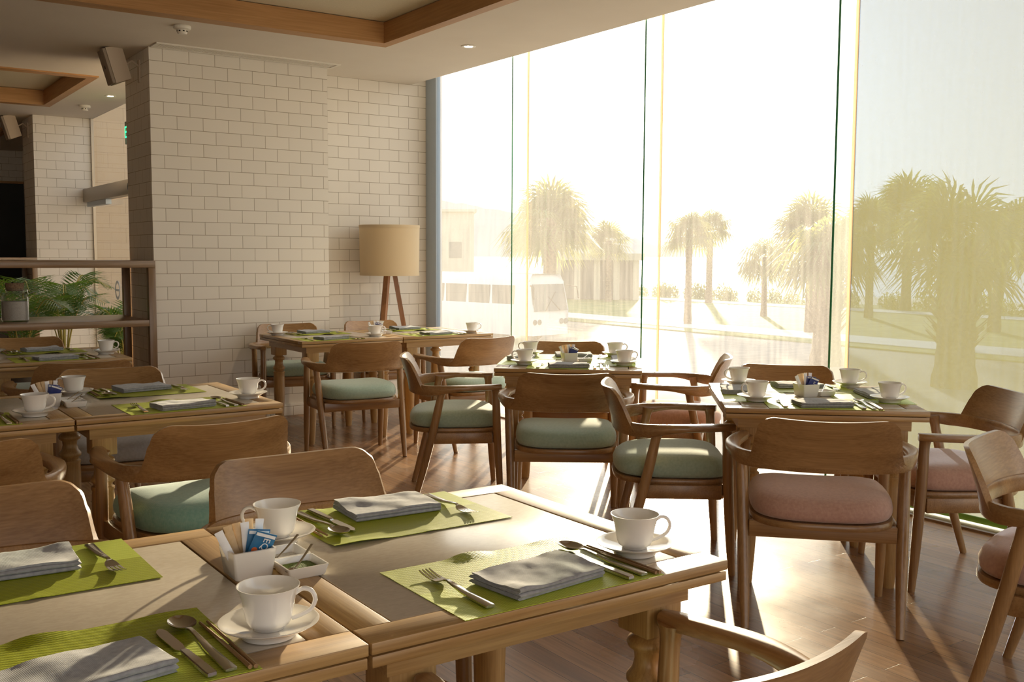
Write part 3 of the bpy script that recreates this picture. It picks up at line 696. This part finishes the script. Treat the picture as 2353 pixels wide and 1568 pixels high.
# ------------------------------------------------------------------ tableware prototypes
def make_cup():
    c = empty('coffee_cup')
    m = MB(); m.lathe([(.001, .0035), (.021, .0035), (.022, 0), (.025, 0), (.026, .004), (.033, .008), (.0365, .016), (.039, .030), (.0415, .045), (.045, .058), (.0495, .0685), (.0500, .0702), (.0485, .0700), (.0435, .057), (.0395, .043), (.037, .030), (.0345, .018), (.030, .011), (.001, .0085)], 48, cap=False)
    m.build('cup_body', 'china', c, ang=60)
    m = MB(); p = cr([(.0415, 0, .055), (.055, 0, .0625), (.068, 0, .058), (.0735, 0, .044), (.067, 0, .029), (.052, 0, .020), (.0365, 0, .0145)], 6)
    m.tube(p, .0037, 10, up=(0, 1, 0), flat=1.25); m.build('cup_handle', 'china', c, ang=80)
    return c
def make_saucer():
    m = MB(); m.lathe([(.001, .0080), (.030, .0080), (.032, .0), (.043, .0), (.044, .003), (.050, .010), (.064, .0155), (.0785, .0228), (.0798, .0243), (.0785, .0247), (.066, .0190), (.050, .0150), (.036, .0128), (.030, .0115), (.001, .0115)], 56, cap=False)
    return m.build('saucer', 'china', ang=60)
def make_fork():
    f = empty('fork')
    m = MB(); rings = []
    for y, w, z, t in ((-.115, .0085, .0035, .0022), (-.112, .0098, .0035, .0026), (-.03, .0078, .0045, .0026), (.01, .0050, .0085, .0022), (.028, .0036, .0105, .0020), (.038, .0045, .0085, .0016)):
        rings.append([(x*w, y, z+q*t) for x, q in ((-1, -.6), (-.8, -1), (.8, -1), (1, -.6), (1, .6), (.8, 1), (-.8, 1), (-1, .6))])
    m.loft(rings); m.build('fork_handle', 'steel', f)
    m = MB()
    rr = []
    for y, w, z in ((.036, .0045, .0088), (.043, .0100, .0062), (.052, .0125, .0038), (.066, .0128, .0030)):
        rr.append([(x*w, y, z+q*.0011) for x, q in ((-1, -1), (1, -1), (1, 1), (-1, 1))])
    m.loft(rr)
    for k in range(4):
        cx = (k-1.5)*.0072; rr = []
        for y, z, w in ((.064, .0031, .0024), (.085, .0035, .0021), (.105, .0062, .0017), (.115, .0085, .0010)):
            rr.append([(cx+x*w, y, z+q*.0009) for x, q in ((-1, -1), (1, -1), (1, 1), (-1, 1))])
        m.loft(rr)
    m.build('fork_head', 'steel', f); return f
def make_spoon():
    f = empty('spoon')
    m = MB(); rings = []
    for y, w, z, t in ((-.125, .0085, .0030, .002), (-.122, .0095, .0032, .0024), (-.03, .0068, .0045, .0024), (.02, .0042, .0095, .0022), (.045, .0036, .0110, .0020), (.058, .0050, .0095, .0014)):
        rings.append([(x*w, y, z+q*t) for x, q in ((-1, -.6), (-.8, -1), (.8, -1), (1, -.6), (1, .6), (.8, 1), (-.8, 1), (-1, .6))])
    m.loft(rings); m.build('spoon_handle', 'steel', f)
    m = MB(); rings = []
    for k in range(7):
        r = .02+k/6*.98; z = .0018+.0085*r**2.2
        rings.append([(r*.0215*math.cos(a), .088+r*.033*math.sin(a)*(1 if math.sin(a) > 0 else .98), z+(.0012 if math.sin(a) > 0 else .001)*r) for a in [2*PI*i/24 for i in range(24)]])
    low = [[(x, y, z-.0013) for x, y, z in r] for r in rings]
    m.loft(rings[:1]+rings[1:]+low[::-1], cap=True); m.build('spoon_bowl', 'steel', f, ang=70); return f
def make_knife():
    f = empty('knife')
    m = MB(); rings = []
    for y, w, t in ((-.118, .0065, .0030), (-.114, .0082, .0038), (-.06, .0076, .0038), (-.012, .0062, .0036), (-.004, .0045, .0026)):
        rings.append([(x*w, y, .004+q*t) for x, q in ((-1, -.6), (-.8, -1), (.8, -1), (1, -.6), (1, .6), (.8, 1), (-.8, 1), (-1, .6))])
    m.loft(rings); m.build('knife_handle', 'steel', f)
    m = MB(); out = [(-.004, -.005), (-.0095, .004), (-.0100, .07), (-.0085, .090), (-.004, .101), (.001, .105), (.0060, .100), (.0085, .088), (.0085, .02), (.0045, -.005)]
    m.loft([[(x, y, .0028) for x, y in out], [(x, y, .0048) for x, y in out]]); m.build('knife_blade', 'steel', f); return f
def make_chop():
    m = MB(); m.tube([(0, -.115, .0036), (0, 0, .0034), (0, .108, .0026)], [.0036, .0032, .0022], 8); return m.build('chopstick', 'bamboo')
def make_spoon_small():
    f = empty('teaspoon')
    m = MB(); m.tube([(0, -.062, .030), (0, -.02, .013), (0, .006, .0045), (0, .014, .004)], [.0032, .0026, .0020, .0028], 8, flat=.45); m.build('spoon_handle', 'steel', f)
    m = MB(); rings = []
    for k in range(5):
        r = .03+k/4*.97; rings.append([(r*.0095*math.cos(a), .026+r*.014*math.sin(a), .0012+.0042*r*r) for a in [2*PI*i/16 for i in range(16)]])
    low = [[(x, y, z-.0009) for x, y, z in r] for r in rings]
    m.loft(rings+low[::-1]); m.build('spoon_bowl', 'steel', f, ang=70); return f
def make_napkin(seed):
    rnd = random.Random(seed); w, d = .108, .071; th = .0019; lay = 5
    # folded sheet: profile in the y-z plane, extruded along x
    pts = []; z = th+.0004
    for k in range(lay):
        ys_ = [-d+.006+(2*d-.012)*i/14 for i in range(15)]
        if k % 2: ys_ = ys_[::-1]
        for y in ys_: pts.append((y, z))
        if k < lay-1:
            e = ys_[-1]; sg_ = 1 if e > 0 else -1
            for a in (-55, 0, 55): pts.append((e+sg_*.0034*math.cos(R(a)), z+.0021+.0021*math.sin(R(a))))
        z += .0042
    prof = []
    for i, (y, z_) in enumerate(pts):
        a = Vector(pts[max(i-1, 0)]); b = Vector(pts[min(i+1, len(pts)-1)]); t = (b-a).normalized(); nn = Vector((-t.y, t.x))
        prof.append((Vector((y, z_))+nn*th*.95, Vector((y, z_))-nn*th*.95))
    ring0 = [p[0] for p in prof]+[p[1] for p in reversed(prof)]
    NX = 22; rings = []; zt = lay*.0042
    off = Vector((rnd.uniform(0, 50), rnd.uniform(0, 50), 0))
    for i in range(NX+1):
        x = -w+2*w*i/NX; r = []
        for p in ring0:
            y, z_ = p; f = min(1, z_/zt); nz_ = noise.noise(Vector((x*9, y*8, 0))+off)+.16*noise.noise(Vector((x*34, y*28, 3))+off)
            lift = max(-.2, nz_)*.015*f*f
            sk = .006*math.sin(z_*700+seed)
            r.append((x*(1-.012*math.sin(z_*900))+sk*.4+.002*noise.noise(Vector((y*30, z_*200, seed))), y+.0035*noise.noise(Vector((x*18, z_*90, seed)))*f, z_+lift))
        rings.append(r)
    m = MB(); m.loft(rings); return m.build('napkin', 'napkin', ang=70)
def make_mat(seed, amp=.016):
    NX, NY = 36, 24; m = MB(); w, d = .225, .155; t = .0011
    def zz(x, y):
        k = noise.noise(Vector((x*9+seed*7, y*8, 1.5)))
        e_ = max(abs(x)/.225, abs(y)/.155 if y > 0 or abs(x) > .12 else 0); return max(0, k-.15)*amp*max(0, min(1, (e_-.78)/.2))
    for s_ in (0, 1):
        for j in range(NY+1):
            for i in range(NX+1):
                x = -w+2*w*i/NX; y = -d+2*d*j/NY; m.v.append((x, y, zz(x, y)+t*s_))
    N = (NX+1)*(NY+1)
    def q(i, j, s_=0): return s_*N+j*(NX+1)+i
    for j in range(NY):
        for i in range(NX):
            m.f.append((q(i, j), q(i, j+1), q(i+1, j+1), q(i+1, j))); m.mi.append(0)
            m.f.append((q(i, j, 1), q(i+1, j, 1), q(i+1, j+1, 1), q(i, j+1, 1))); m.mi.append(0 if j < NY//2 else 1)
    for i in range(NX):
        for j in (0, NY): m.f.append((q(i, j), q(i+1, j), q(i+1, j, 1), q(i, j, 1))); m.mi.append(0 if j == 0 else 1)
    for j in range(NY):
        for i in (0, NX): m.f.append((q(i, j), q(i, j+1), q(i, j+1, 1), q(i, j, 1))); m.mi.append(0 if j < NY//2 else 1)
    return m.build('placemat', ['mat_l', 'mat_d'], ang=80)
P = dict(cup=make_cup(), saucer=make_saucer(), fork=make_fork(), spoon=make_spoon(), knife=make_knife(), chop=make_chop(), tea=make_spoon_small())
naps = [make_napkin(k) for k in (1, 5, 8)]; mats = [make_mat(1), make_mat(4), make_mat(2, 0)]
cnt = [0]
TZ = .7503
def rsq(h, r, z, n=5):
    out = []
    for cx, cy, a0 in ((1, 1, 0), (-1, 1, 90), (-1, -1, 180), (1, -1, 270)):
        for k in range(n): a = R(a0+90*k/(n-1)); out.append((cx*(h-r)+r*math.cos(a), cy*(h-r)+r*math.sin(a), z))
    return out
def setting(tx, ty, tdeg, cx, cy, rot, where, cup=(.28, -.03), hang=0, full=2, dz=0, nap=(0, -.052, 8), flat=False):
    """one place setting; cx, cy, rot are in the table's own frame, the diner sits on the setting's -y side"""
    T = Matrix.Translation((tx, ty, 0)) @ Matrix.Rotation(R(tdeg), 4, 'Z') @ Matrix.Translation((cx, cy, 0)) @ Matrix.Rotation(R(rot), 4, 'Z')
    base = R(tdeg+rot); i = cnt[0]; cnt[0] += 1; rnd = random.Random(i*7+3)
    def put(p, x, y, z, a, lab, cat, grp): place(p, tuple(T @ Vector((x, y, z))), base+R(a), lab, cat, grp)
    put(mats[2 if flat else i % 2], 0, 0, TZ+dz, 0, 'two-tone green woven placemat, '+where, 'placemat', 'green placemats')
    z1 = TZ+dz+.0018
    put(naps[i % 3], nap[0], nap[1], z1, nap[2]+rnd.uniform(-2, 2), 'folded grey linen napkin on the placemat, '+where, 'napkin', 'grey napkins')
    if full >= 1:
        put(P['fork'], -.158, -.015, z1, rnd.uniform(-3, 3), 'steel fork beside the napkin, '+where, 'fork', 'forks')
    if full >= 2:
        put(P['knife'], .145, -.03, z1, 2+rnd.uniform(-2, 2), 'steel knife right of the napkin, '+where, 'knife', 'knives')
        put(P['spoon'], .178, -.018, z1, 3+rnd.uniform(-2, 2), 'steel spoon between knife and chopsticks, '+where, 'spoon', 'spoons')
        put(P['chop'], .2065, -.035, z1, 1, 'wooden chopstick nearer the spoon, '+where, 'chopstick', 'chopsticks')
        put(P['chop'], .2165, -.037, z1, 0, 'wooden chopstick nearer the cup, '+where, 'chopstick', 'chopsticks')
    if cup:
        zs = TZ+dz+(.0016 if dz or abs(cup[0]) < .3 and abs(cup[0])-.08 < .225 else 0)
        if flat: zs = TZ+.0030
        put(P['saucer'], cup[0], cup[1], zs, 0, 'white porcelain saucer under the cup, '+where, 'saucer', 'white saucers')
        o = place(P['cup'], tuple(T @ Vector((cup[0], cup[1], zs+.0118))), R(hang), 'white porcelain coffee cup on its saucer, '+where, 'cup', 'white coffee cups')
N1, N2 = (.299, 1.809, 0), (1.101, 1.809, 0)
setting(*N2, 0, -.252, 0, 'nearest table, sunlit front right', (.270, -.018), -28)
setting(*N2, 0, .262, 180, 'nearest table, back right behind the sachets', (.305, .042), 152, nap=(-.010, -.058, -3))
setting(*N1, 0, -.252, 0, 'nearest table, bottom left of picture', (.282, -.034), -28)
setting(*N1, 0, .262, 180, 'nearest table, at the left picture edge', None, nap=(.0, -.045, -4))
M1, M2 = (.377, 4.348, 0), (1.180, 4.348, 0)
setting(*M2, .02, -.252, 0, 'left middle table, near right corner', (.315, .075), -30)
setting(*M2, .02, .252, 180, 'left middle table, far side by the grey seat', (.290, -.02), 150)
setting(*M1, 0, -.252, 0, 'left middle table, near side at left edge', (.295, .02), -30)
B1, B2 = (3.203, 7.05, 0), (4.006, 7.05, 0)
setting(*B1, -.13, -.252, 0, 'pillar table, near left', (.40, .04), -30, full=2)
setting(*B1, .0, .252, 180, 'pillar table, far left by the wall chair', (.315, .0), 165)
setting(*B2, -.06, -.252, 0, 'pillar table, near right by the window', (.32, -.06), -30)
setting(*B2, .0, .252, 180, 'pillar table, far right before the lamp', (.30, .05), 150)
Lt = (1.14, 6.56, 0)
setting(*Lt, .0, -.240, 0, 'shelf-side table, near edge', (.325, .15), -30)
setting(*Lt, .03, .240, 180, 'shelf-side table, far edge', (.29, 0), 150)
for (tb, nm, h) in (((3.594, 4.606, -40.7), 'centre diagonal table', (-30, -35, 150, 160)), ((3.594, 2.908, -40.7), 'right-hand diagonal table', (-22, -60, 160, 165))):
    setting(*tb, .0, -.250, 0, nm+', near side', (.305, .095), h[0], dz=.0013, flat=True)
    setting(*tb, .0, .250, 180, nm+', window side', (.265, -.085), h[2], full=1, dz=.0013, flat=True)
    setting(*tb, .250, .02, 90, nm+', right side', (.325, .0), h[1], full=0, flat=True, nap=(.03, -.05, 4))
    setting(*tb, -.250, .0, -90, nm+', left side', (.195, -.0), h[3], full=0, flat=True, nap=(-.10, -.05, -4))

# sugar boxes, dishes, sachets
def make_box():
    m = MB(); m.loft([rsq(.034, .006, 0), rsq(.0365, .006, .003), rsq(.0425, .004, .055), rsq(.0385, .003, .0553), rsq(.033, .004, .006)]); return m.build('sugar_box', 'china', ang=40)
def make_dish():
    m = MB(); m.loft([rsq(.034, .006, 0), rsq(.037, .006, .003), rsq(.0415, .004, .0225), rsq(.0385, .003, .0226), rsq(.034, .004, .005)]); return m.build('square_dish', 'china', ang=40)
def stick(mat, nm):
    m = MB(); rings = []
    for z, w, t in ((0, .0080, .0006), (.006, .0080, .0022), (.06, .0080, .0024), (.082, .0076, .0016), (.090, .0082, .0004), (.093, .0080, .0003)):
        rings.append([(-w, 0, z), (-w*.6, -t, z), (w*.6, -t, z), (w, 0, z), (w*.6, t, z), (-w*.6, t, z)])
    m.loft(rings); return m.build(nm, mat)
def sachet(mat):
    r = empty('sweetener_sachet')
    m = MB(); rings = []
    for z, w, t in ((0, .021, .0004), (.004, .021, .0012), (.028, .021, .0028), (.052, .021, .0012), (.056, .021, .0004)):
        rings.append([(-w, 0, z), (-w*.8, -t, z), (w*.8, -t, z), (w, 0, z), (w*.8, t, z), (-w*.8, t, z)])
    m.loft(rings); m.build('sachet_packet', mat, r); return r
box0, dish0 = make_box(), make_dish()
st_w, st_b = stick('white_paper', 'sugar_stick'), stick('brown_paper', 'sugar_stick')
m = MB(); rings = []
for k, r in enumerate((.0315, .031, .026, .018, .009, .001)):
    rings.append([(x, y, [0, .003, .0055, .007, .0078, .008][k]+.0012*noise.noise(Vector((x*200, y*200, k)))) for x, y, _ in rsq(r, min(.006, r*.5), 0)])
m.loft(rings); herb0 = m.build('tea_leaves', 'herb', ang=20)
used_s = set()
def orient(o, lean_x, lean_y, rz):
    o.rotation_euler = (Matrix.Rotation(R(rz), 3, 'Z') @ Matrix.Rotation(R(lean_x), 3, 'X') @ Matrix.Rotation(R(lean_y), 3, 'Y')).to_euler()
def caddy(x, y, deg, z, where, dishes, spoons, txt, blue):
    T = Matrix.Translation((x, y, z)) @ Matrix.Rotation(R(deg), 4, 'Z')
    place(box0, (x, y, z), R(deg), 'white porcelain box of sugar sticks and sachets, '+where, 'sugar box', 'white sugar boxes')
    spec = [(st_w, -.020, -.008, 4, -24, 'white paper sugar stick leaning out at the left of the box, '), (st_b, -.012, .006, 2, -15, 'brown paper sugar stick at the left of the box, '),
            (st_b, -.004, .012, 2, -8, 'brown paper sugar stick behind another in the box, '), (st_w, .002, -.002, -4, -4, 'white paper sugar stick in the middle of the box, '),
            (st_b, .009, .020, -4, 2, 'brown paper sugar stick at the back of the box, '), (st_w, .020, .010, -5, 6, 'white paper sugar stick at the right of the box, ')]
    for p, px, py, lx, ly, lab in spec:
        o = place(p, tuple(T @ Vector((px, py, .008))), 0, lab+where, 'sugar stick', 'sugar sticks'); orient(o, lx, ly, deg-10)
    for k, (px, py, lx, ly) in enumerate(((.010, -.014, 10, 22), (.014, -.003, 4, 8))):
        s = sachet(blue); s.location = T @ Vector((px, py, .031)); orient(s, lx, ly, deg-8)
        tag(s, ('blue sweetener sachet in front in the box, ' if k == 0 else 'blue sweetener sachet behind the front one, ')+where, 'sachet', 'sweetener sachets')
        if k == 0 and txt: text(txt, .019, 'white_paper', s, (.004, -.0033, .034), (R(90), R(90), 0), .0002)
        m = MB(); m.box(-.019, .019, -.0018, -.0012, .047, .053); m.build('sachet_stripe', 'white_paper', s)
        if k == 0 and txt == 'EQ': m = MB(); m.lathe([(.001, 0), (.006, 0), (.006, .0005), (.001, .0005)], 16, T=Matrix.Translation((-.011, -.0026, .018)) @ Matrix.Rotation(R(90), 4, 'X')); m.build('orange_badge', 'orange', s)
    for k, (dx, dy, fill) in enumerate(dishes):
        dl = ('with green tea leaves' if fill == 'h' else 'with white salt')
        place(dish0, tuple(T @ Vector((dx, dy, 0))), R(deg), 'small square white dish '+dl+' beside the sugar box, '+where, 'dish', 'small square dishes')
        if fill == 'h': place(herb0, tuple(T @ Vector((dx, dy, .0085))), R(deg), 'heap of dried green leaves in the small dish, '+where, 'dried herbs')['kind'] = 'stuff'
        else:
            mm = MB(); mm.loft([rsq(.031, .004, 0), rsq(.030, .004, .003), rsq(.02, .004, .004)]); so_ = mm.build('salt', 'salt'); so_.location = T @ Vector((dx, dy, .0052)); so_.rotation_euler = (0, 0, R(deg)); tag(so_, 'white salt in the small dish, '+where, 'salt', None, 'stuff')
        if spoons:
            place(P['tea'], tuple(T @ Vector((dx-.010, dy-.008, .0125))), R(deg+130-(6 if k else 0)), 'tiny steel spoon lying in the dish '+dl+', '+where, 'teaspoon', 'tiny spoons')
for k_ in ('road', 'walk', 'grass', 'beach'): M[k_].node_tree.nodes['Principled BSDF'].inputs['Specular IOR Level'].default_value = .08
M['orange'] = plain('orange_print', (.75, .16, .04), .5)
caddy(.664, 1.845, 0, TZ, 'nearest table', [(.0865, -.048, 'h'), (.0865, .037, 's')], True, 'EQ', 'blue')
caddy(.760, 4.345, 0, TZ, 'left middle table', [(.0865, -.045, 's'), (.0865, .040, 's')], True, None, 'navy')
caddy(3.570, 7.03, 0, TZ, 'pillar table', [(.088, 0, 's')], False, None, 'navy')
caddy(3.575, 4.600, -22, TZ, 'centre diagonal table', [(.088, .0, 's')], True, None, 'navy')
caddy(3.585, 2.915, -15, TZ, 'right-hand diagonal table', [(.088, .0, 's')], True, 'al', 'navy')

# ------------------------------------------------------------------ outside
GZ = -1.95
def slab(name, x0, x1, y0, y1, z0, z1, mat): return struct(MB().box(x0, x1, y0, y1, z0, z1).build(name, mat, smooth=False))
slab('road', 5.1, 31.5, -60, 160, GZ-.3, GZ, 'road')
slab('road_verge', 31.5, 32.8, -60, 160, GZ-.3, GZ+.05, 'grass')
slab('sidewalk', 32.8, 35.6, -60, 160, GZ-.3, GZ+.08, 'walk')
slab('lawn', 35.6, 52, -60, 160, GZ-.3, GZ+.06, 'grass')
slab('path_promenade', 52, 54.5, -60, 160, GZ-.3, GZ+.10, 'walk')
slab('lawn_strip', 54.5, 60, -60, 160, GZ-.3, GZ+.06, 'grass')
slab('beach', 60, 74, -80, 400, GZ-.5, GZ-.02, 'beach')
slab('sea', 74, 9000, -4000, 9000, GZ-1.0, GZ-.25, 'sea')
# far hills: ridge with depth
m = MB(); rnd = random.Random(4)
az0, az1 = .20, .84; NH = 90; Dn, Df = 3300, 4300
rows = []
for r_, (D, f) in enumerate(((3300, 0), (3450, .5), (3650, 1.0), (4300, 0))):
    row = []
    for i in range(NH+1):
        t = i/NH; a = az0+(az1-az0)*t; h_ = 205*(1-max(0, (t-.52))/.48)**1.0 if t > .52 else 205
        h_ = max(0, h_)*(1+.10*noise.noise(Vector((t*14, 1, 0)))+.03*noise.noise(Vector((t*60, 2, 0))))
        row.append((D*math.sin(a), D*math.cos(a), GZ-3+h_*f*(1 if f == 1 else .9)))
    rows.append(row)
m.loft(rows, cap=False, close=False); struct(m.build('hills', 'hill'))
# palms
def palm_crown(seed, n, rad, droop, L):
    rnd = random.Random(seed); m = MB()
    for k in range(n):
        a = rnd.uniform(0, 2*PI); el = R(82)-R(118)*((k+.5)/n)**.85; pl = rad*rnd.uniform(.45, .62)
        d = Vector((math.cos(a)*math.cos(el), math.sin(a)*math.cos(el), math.sin(el)))
        side = d.cross(Vector((0, 0, 1))).normalized(); upv = side.cross(d).normalized()
        hub = d*pl-Vector((0, 0, droop*pl*.25))
        m.add([(0, 0, 0), side*.02, hub+side*.012, hub-side*.012], [(0, 1, 2, 3)])
        nl = 17; fl = L*rnd.uniform(.8, 1.1)
        for i in range(nl):
            b = (i/(nl-1)-.5)*R(250); ld = (d*math.cos(b)+side*math.sin(b)).normalized()
            ln = fl*(.62+.38*math.cos(b*.6)); tip = hub+ld*ln-Vector((0, 0, droop*ln*(.35+.25*abs(math.sin(b)))))+upv*rnd.uniform(-.06, .06)*ln
            mid = hub+ld*ln*.55+upv*.03-Vector((0, 0, droop*ln*.08)); w = ld.cross(upv).normalized()*.035*L
            m.add([hub, mid-w, tip, mid+w], [(0, 1, 3), (1, 2, 3)])
    return m
cA = palm_crown(1, 52, 1.35, .75, 1.0).build('crown', 'palm', smooth=False).data
cB = palm_crown(2, 42, 1.35, 1.35, 1.05).build('crown', 'palm', smooth=False).data
for o in [o for o in C.objects if o.name.startswith('crown')]: bpy.data.objects.remove(o)
def palm(x, y, h, r, cs, cd, lab, rz=0, boots=False, lean=(0, 0)):
    p = empty('palm_tree', (x, y, GZ), rz); tag(p, lab, 'palm tree', 'palm trees outside the windows')
    m = MB(); K = 14; pts = [(lean[0]*t*t, lean[1]*t*t, h*t) for t in [i/K for i in range(K+1)]]
    m.tube(pts, [r*(1.25-.25*min(1, i/3))*(1+.06*(i % 2)) for i in range(K+1)], 12)
    if boots:
        rnd = random.Random(5)
        for i in range(150):
            z = h*(.25+.72*i/150); a = i*2.4; rr = r*1.0; d = Vector((math.cos(a), math.sin(a), 0)); b = d*rr+Vector((0, 0, z)); t_ = b+d*r*.75+Vector((0, 0, .34)); s_ = Vector((-d.y, d.x, 0))*.08
            m.add([b-s_, b+s_, t_+s_*.4, t_-s_*.4], [(0, 1, 2, 3)])
    m.build('trunk', 'bark', p)
    o = bpy.data.objects.new('crown', cd); C.objects.link(o); o.parent = p; o.location = (lean[0], lean[1], h); o.scale = (cs,)*3
palm(26, 34.8, 4.9, .22, 1.45, cA, 'broad palm rising behind the white coach', .5)
palm(29, 39.0, 5.0, .24, 1.55, cB, 'second palm behind the coach, beyond the first fin', 1.1)
palm(47, 56, 4.4, .2, 1.3, cA, 'faint palm right above the pavilion roof', 2)
palm(34.7, 35.4, 4.6, .16, .95, cB, 'slim palm trunk of the pair right of second fin', .2)
palm(52, 51.0, 5.5, .22, 1.2, cB, 'farther palm of the pair right of second fin', .9)
palm(43, 38.0, 3.3, .15, 1.15, cB, 'palm with hanging fronds left of the tall shaggy palm', 1.7)
palm(35.4, 28.7, 4.5, .20, 1.3, cA, 'palm before the shaggy trunk, crown against the sky', 2.4)
palm(25.6, 20.1, 3.6, .40, 1.15, cB, 'stout palm with shaggy trunk at the third glass fin', .6, True)
palm(55, 37.4, 6.0, .28, 2.0, cA, 'slender palm behind the left half of the green blind', 3)
palm(24.1, 14.9, 3.75, .46, 1.4, cA, 'massive leafy palm behind the green blind', 1.3, True)
palm(43, 24.8, 4.6, .24, 1.5, cB, 'leaning palm right of the massive one, behind the blind', .4, False, (.8, -.6))
palm(33, 16.6, 4.2, .24, 1.5, cA, 'palm at the far right behind the blind', 2.2)
palm(47, 34.2, 5.0, .2, 1.4, cA, 'palm crown between the two blinds-side palms', 1.9)
# shrubs
def shrub_mesh(seed):
    rnd = random.Random(seed); m = MB()
    for k in range(420):
        a = rnd.uniform(0, 2*PI); r = math.sqrt(rnd.random()); z = rnd.random()*(1-.5*r*r); p = Vector((r*math.cos(a), r*math.sin(a), z))
        d = Vector((rnd.uniform(-1, 1), rnd.uniform(-1, 1), rnd.uniform(-.2, 1))).normalized(); s_ = d.cross(Vector((rnd.uniform(-1, 1), 1, .3))).normalized()*.06
        m.add([p-s_, p+d*.2, p+s_], [(0, 1, 2)])
    m.tube([(0, 0, 0), (0, 0, .6)], .04, 5)
    return m.build('shrub', 'shrub', smooth=False)
s0 = shrub_mesh(3); rnd = random.Random(8); first = True
for k in range(46):
    y = 4+k*1.75+rnd.uniform(-.1, .1); x = 57+rnd.uniform(-.9, .9)
    o = s0 if first else s0.copy()
    if not first: C.objects.link(o)
    first = False; o.location = (x, y, GZ+.05); s_ = rnd.uniform(.7, 1.25); s_ = min(s_, 1.0); o.scale = (s_*.78, s_*.78, s_*rnd.uniform(.8, 1.5)); o.rotation_euler = (0, 0, rnd.uniform(0, 6))
    tag(o, 'low seaside shrub in the row between lawn and beach', 'shrub', 'row of seaside shrubs')
# coach
b = empty('coach', (22.7, 30.5, GZ), math.atan2(-.98, .196)); tag(b, 'white coach parked on the road outside, nose toward the centre', 'coach')
def prof(x, ins): return [(x, -1.08+ins, .35), (x, 1.08-ins, .35), (x, 1.10-ins, 1.3), (x, 1.02-ins, 2.35), (x, .80-ins, 2.62), (x, -.80+ins, 2.62), (x, -1.02+ins, 2.35), (x, -1.10+ins, 1.3)]
m = MB(); m.loft([prof(-8.2, .1), prof(-8.0, 0), prof(-.35, 0), prof(-.12, .04), [(q[0]+(.12 if q[2] < 1.4 else -.28 if q[2] > 2.5 else -.08), q[1], q[2]) for q in prof(.0, .10)]]); m.build('coach_body', 'busw', b, ang=50)
m = MB(); m.loft([[(.10, -.93, 1.25), (.10, .93, 1.25), (-.06, .85, 2.25), (-.06, -.85, 2.25)], [(.14, -.93, 1.25), (.14, .93, 1.25), (-.02, .85, 2.25), (-.02, -.85, 2.25)]]); m.build('windscreen', 'busg', b, smooth=False)
for s_ in (1, -1):
    for k in range(5):
        x0 = -1.9-k*1.3; MB().box(x0, x0+1.15, s_*1.055-.03, s_*1.055+.03, 1.4, 2.2).build('side_window', 'busg', b, smooth=False)
    m = MB()
    for k in (0, 1): m.lathe([(.001, .03), (.10, .03), (.11, 0)], 18, T=Matrix.Translation((.11, s_*(.62+k*.25), .85)) @ Matrix.Rotation(R(90), 4, 'Y'))
    m.build('headlight', 'busg', b)
    for x0 in (-1.6, -6.2): m = MB(); m.lathe([(.001, -.14), (.3, -.14), (.42, -.12), (.42, .12), (.3, .14), (.001, .14)], 24, T=Matrix.Translation((x0, s_*.92, .42)) @ Matrix.Rotation(R(90), 4, 'X')); m.build('wheel', 'rubber', b)
    m = MB(); m.tube([(.0, s_*1.0, 2.2), (.35, s_*1.2, 2.15), (.4, s_*1.25, 1.7)], .03, 6); m.build('wing_mirror', 'rubber', b)
m = MB(); m.tube([(.14, -.3, 1.27), (.03, .35, 1.95)], .02, 5); m.tube([(.14, .5, 1.27), (.04, -.1, 1.8)], .02, 5); m.build('wiper', 'rubber', b)
# buildings
pv = empty('pavilion', (49, 60, GZ), R(-38)); tag(pv, 'low flat-roofed pavilion with columns near the shore', 'pavilion')
MB().box(-3.9, 3.6, -2, 2, 3.0, 3.5).build('flat_roof', 'bld', pv, smooth=False)
MB().box(-3.0, 3.2, -1.0, 1.6, .1, 3.0).build('pavilion_wall', 'bldd', pv, smooth=False)
for k in range(5): MB().box(-3.0+k*1.45, -2.55+k*1.45, -1.7, -1.3, 0, 3.0).build('column', 'bld', pv, smooth=False)
hb = empty('shore_house', (60, 104, GZ), R(-30)); tag(hb, 'plain pale building faint behind the coach palm', 'building')
MB().box(-4, 5, -4, 4, 0, 8.2).build('house_wall', 'bld', hb, smooth=False)
MB().box(-4.3, 5.3, -4.3, 4.3, 8.2, 8.5).build('house_roof', 'bld', hb, smooth=False)
for k in range(3): MB().box(-3+k*2.6, -1.6+k*2.6, -4.06, -3.98, 3, 4.8).build('house_window', 'bldd', hb, smooth=False)
bt = empty('motor_boat', (92, 165, GZ-.3), R(120)); tag(bt, 'white motor boat on the sea at far left of the window', 'boat')
m = MB(); m.loft([[(x, -w, 1.1), (x, -w*.6, 0), (x, w*.6, 0), (x, w, 1.1)] for x, w in ((-7, 1.6), (-3, 2.0), (3, 1.7), (7, .3))]); m.build('hull', 'busw', bt)
MB().box(-4, 2.2, -1.2, 1.2, 1.1, 2.3, bev=.2).build('cabin', 'busw', bt)
MB().box(-3.6, 2.25, -1.22, 1.22, 1.55, 2.0).build('cabin_window', 'busg', bt)
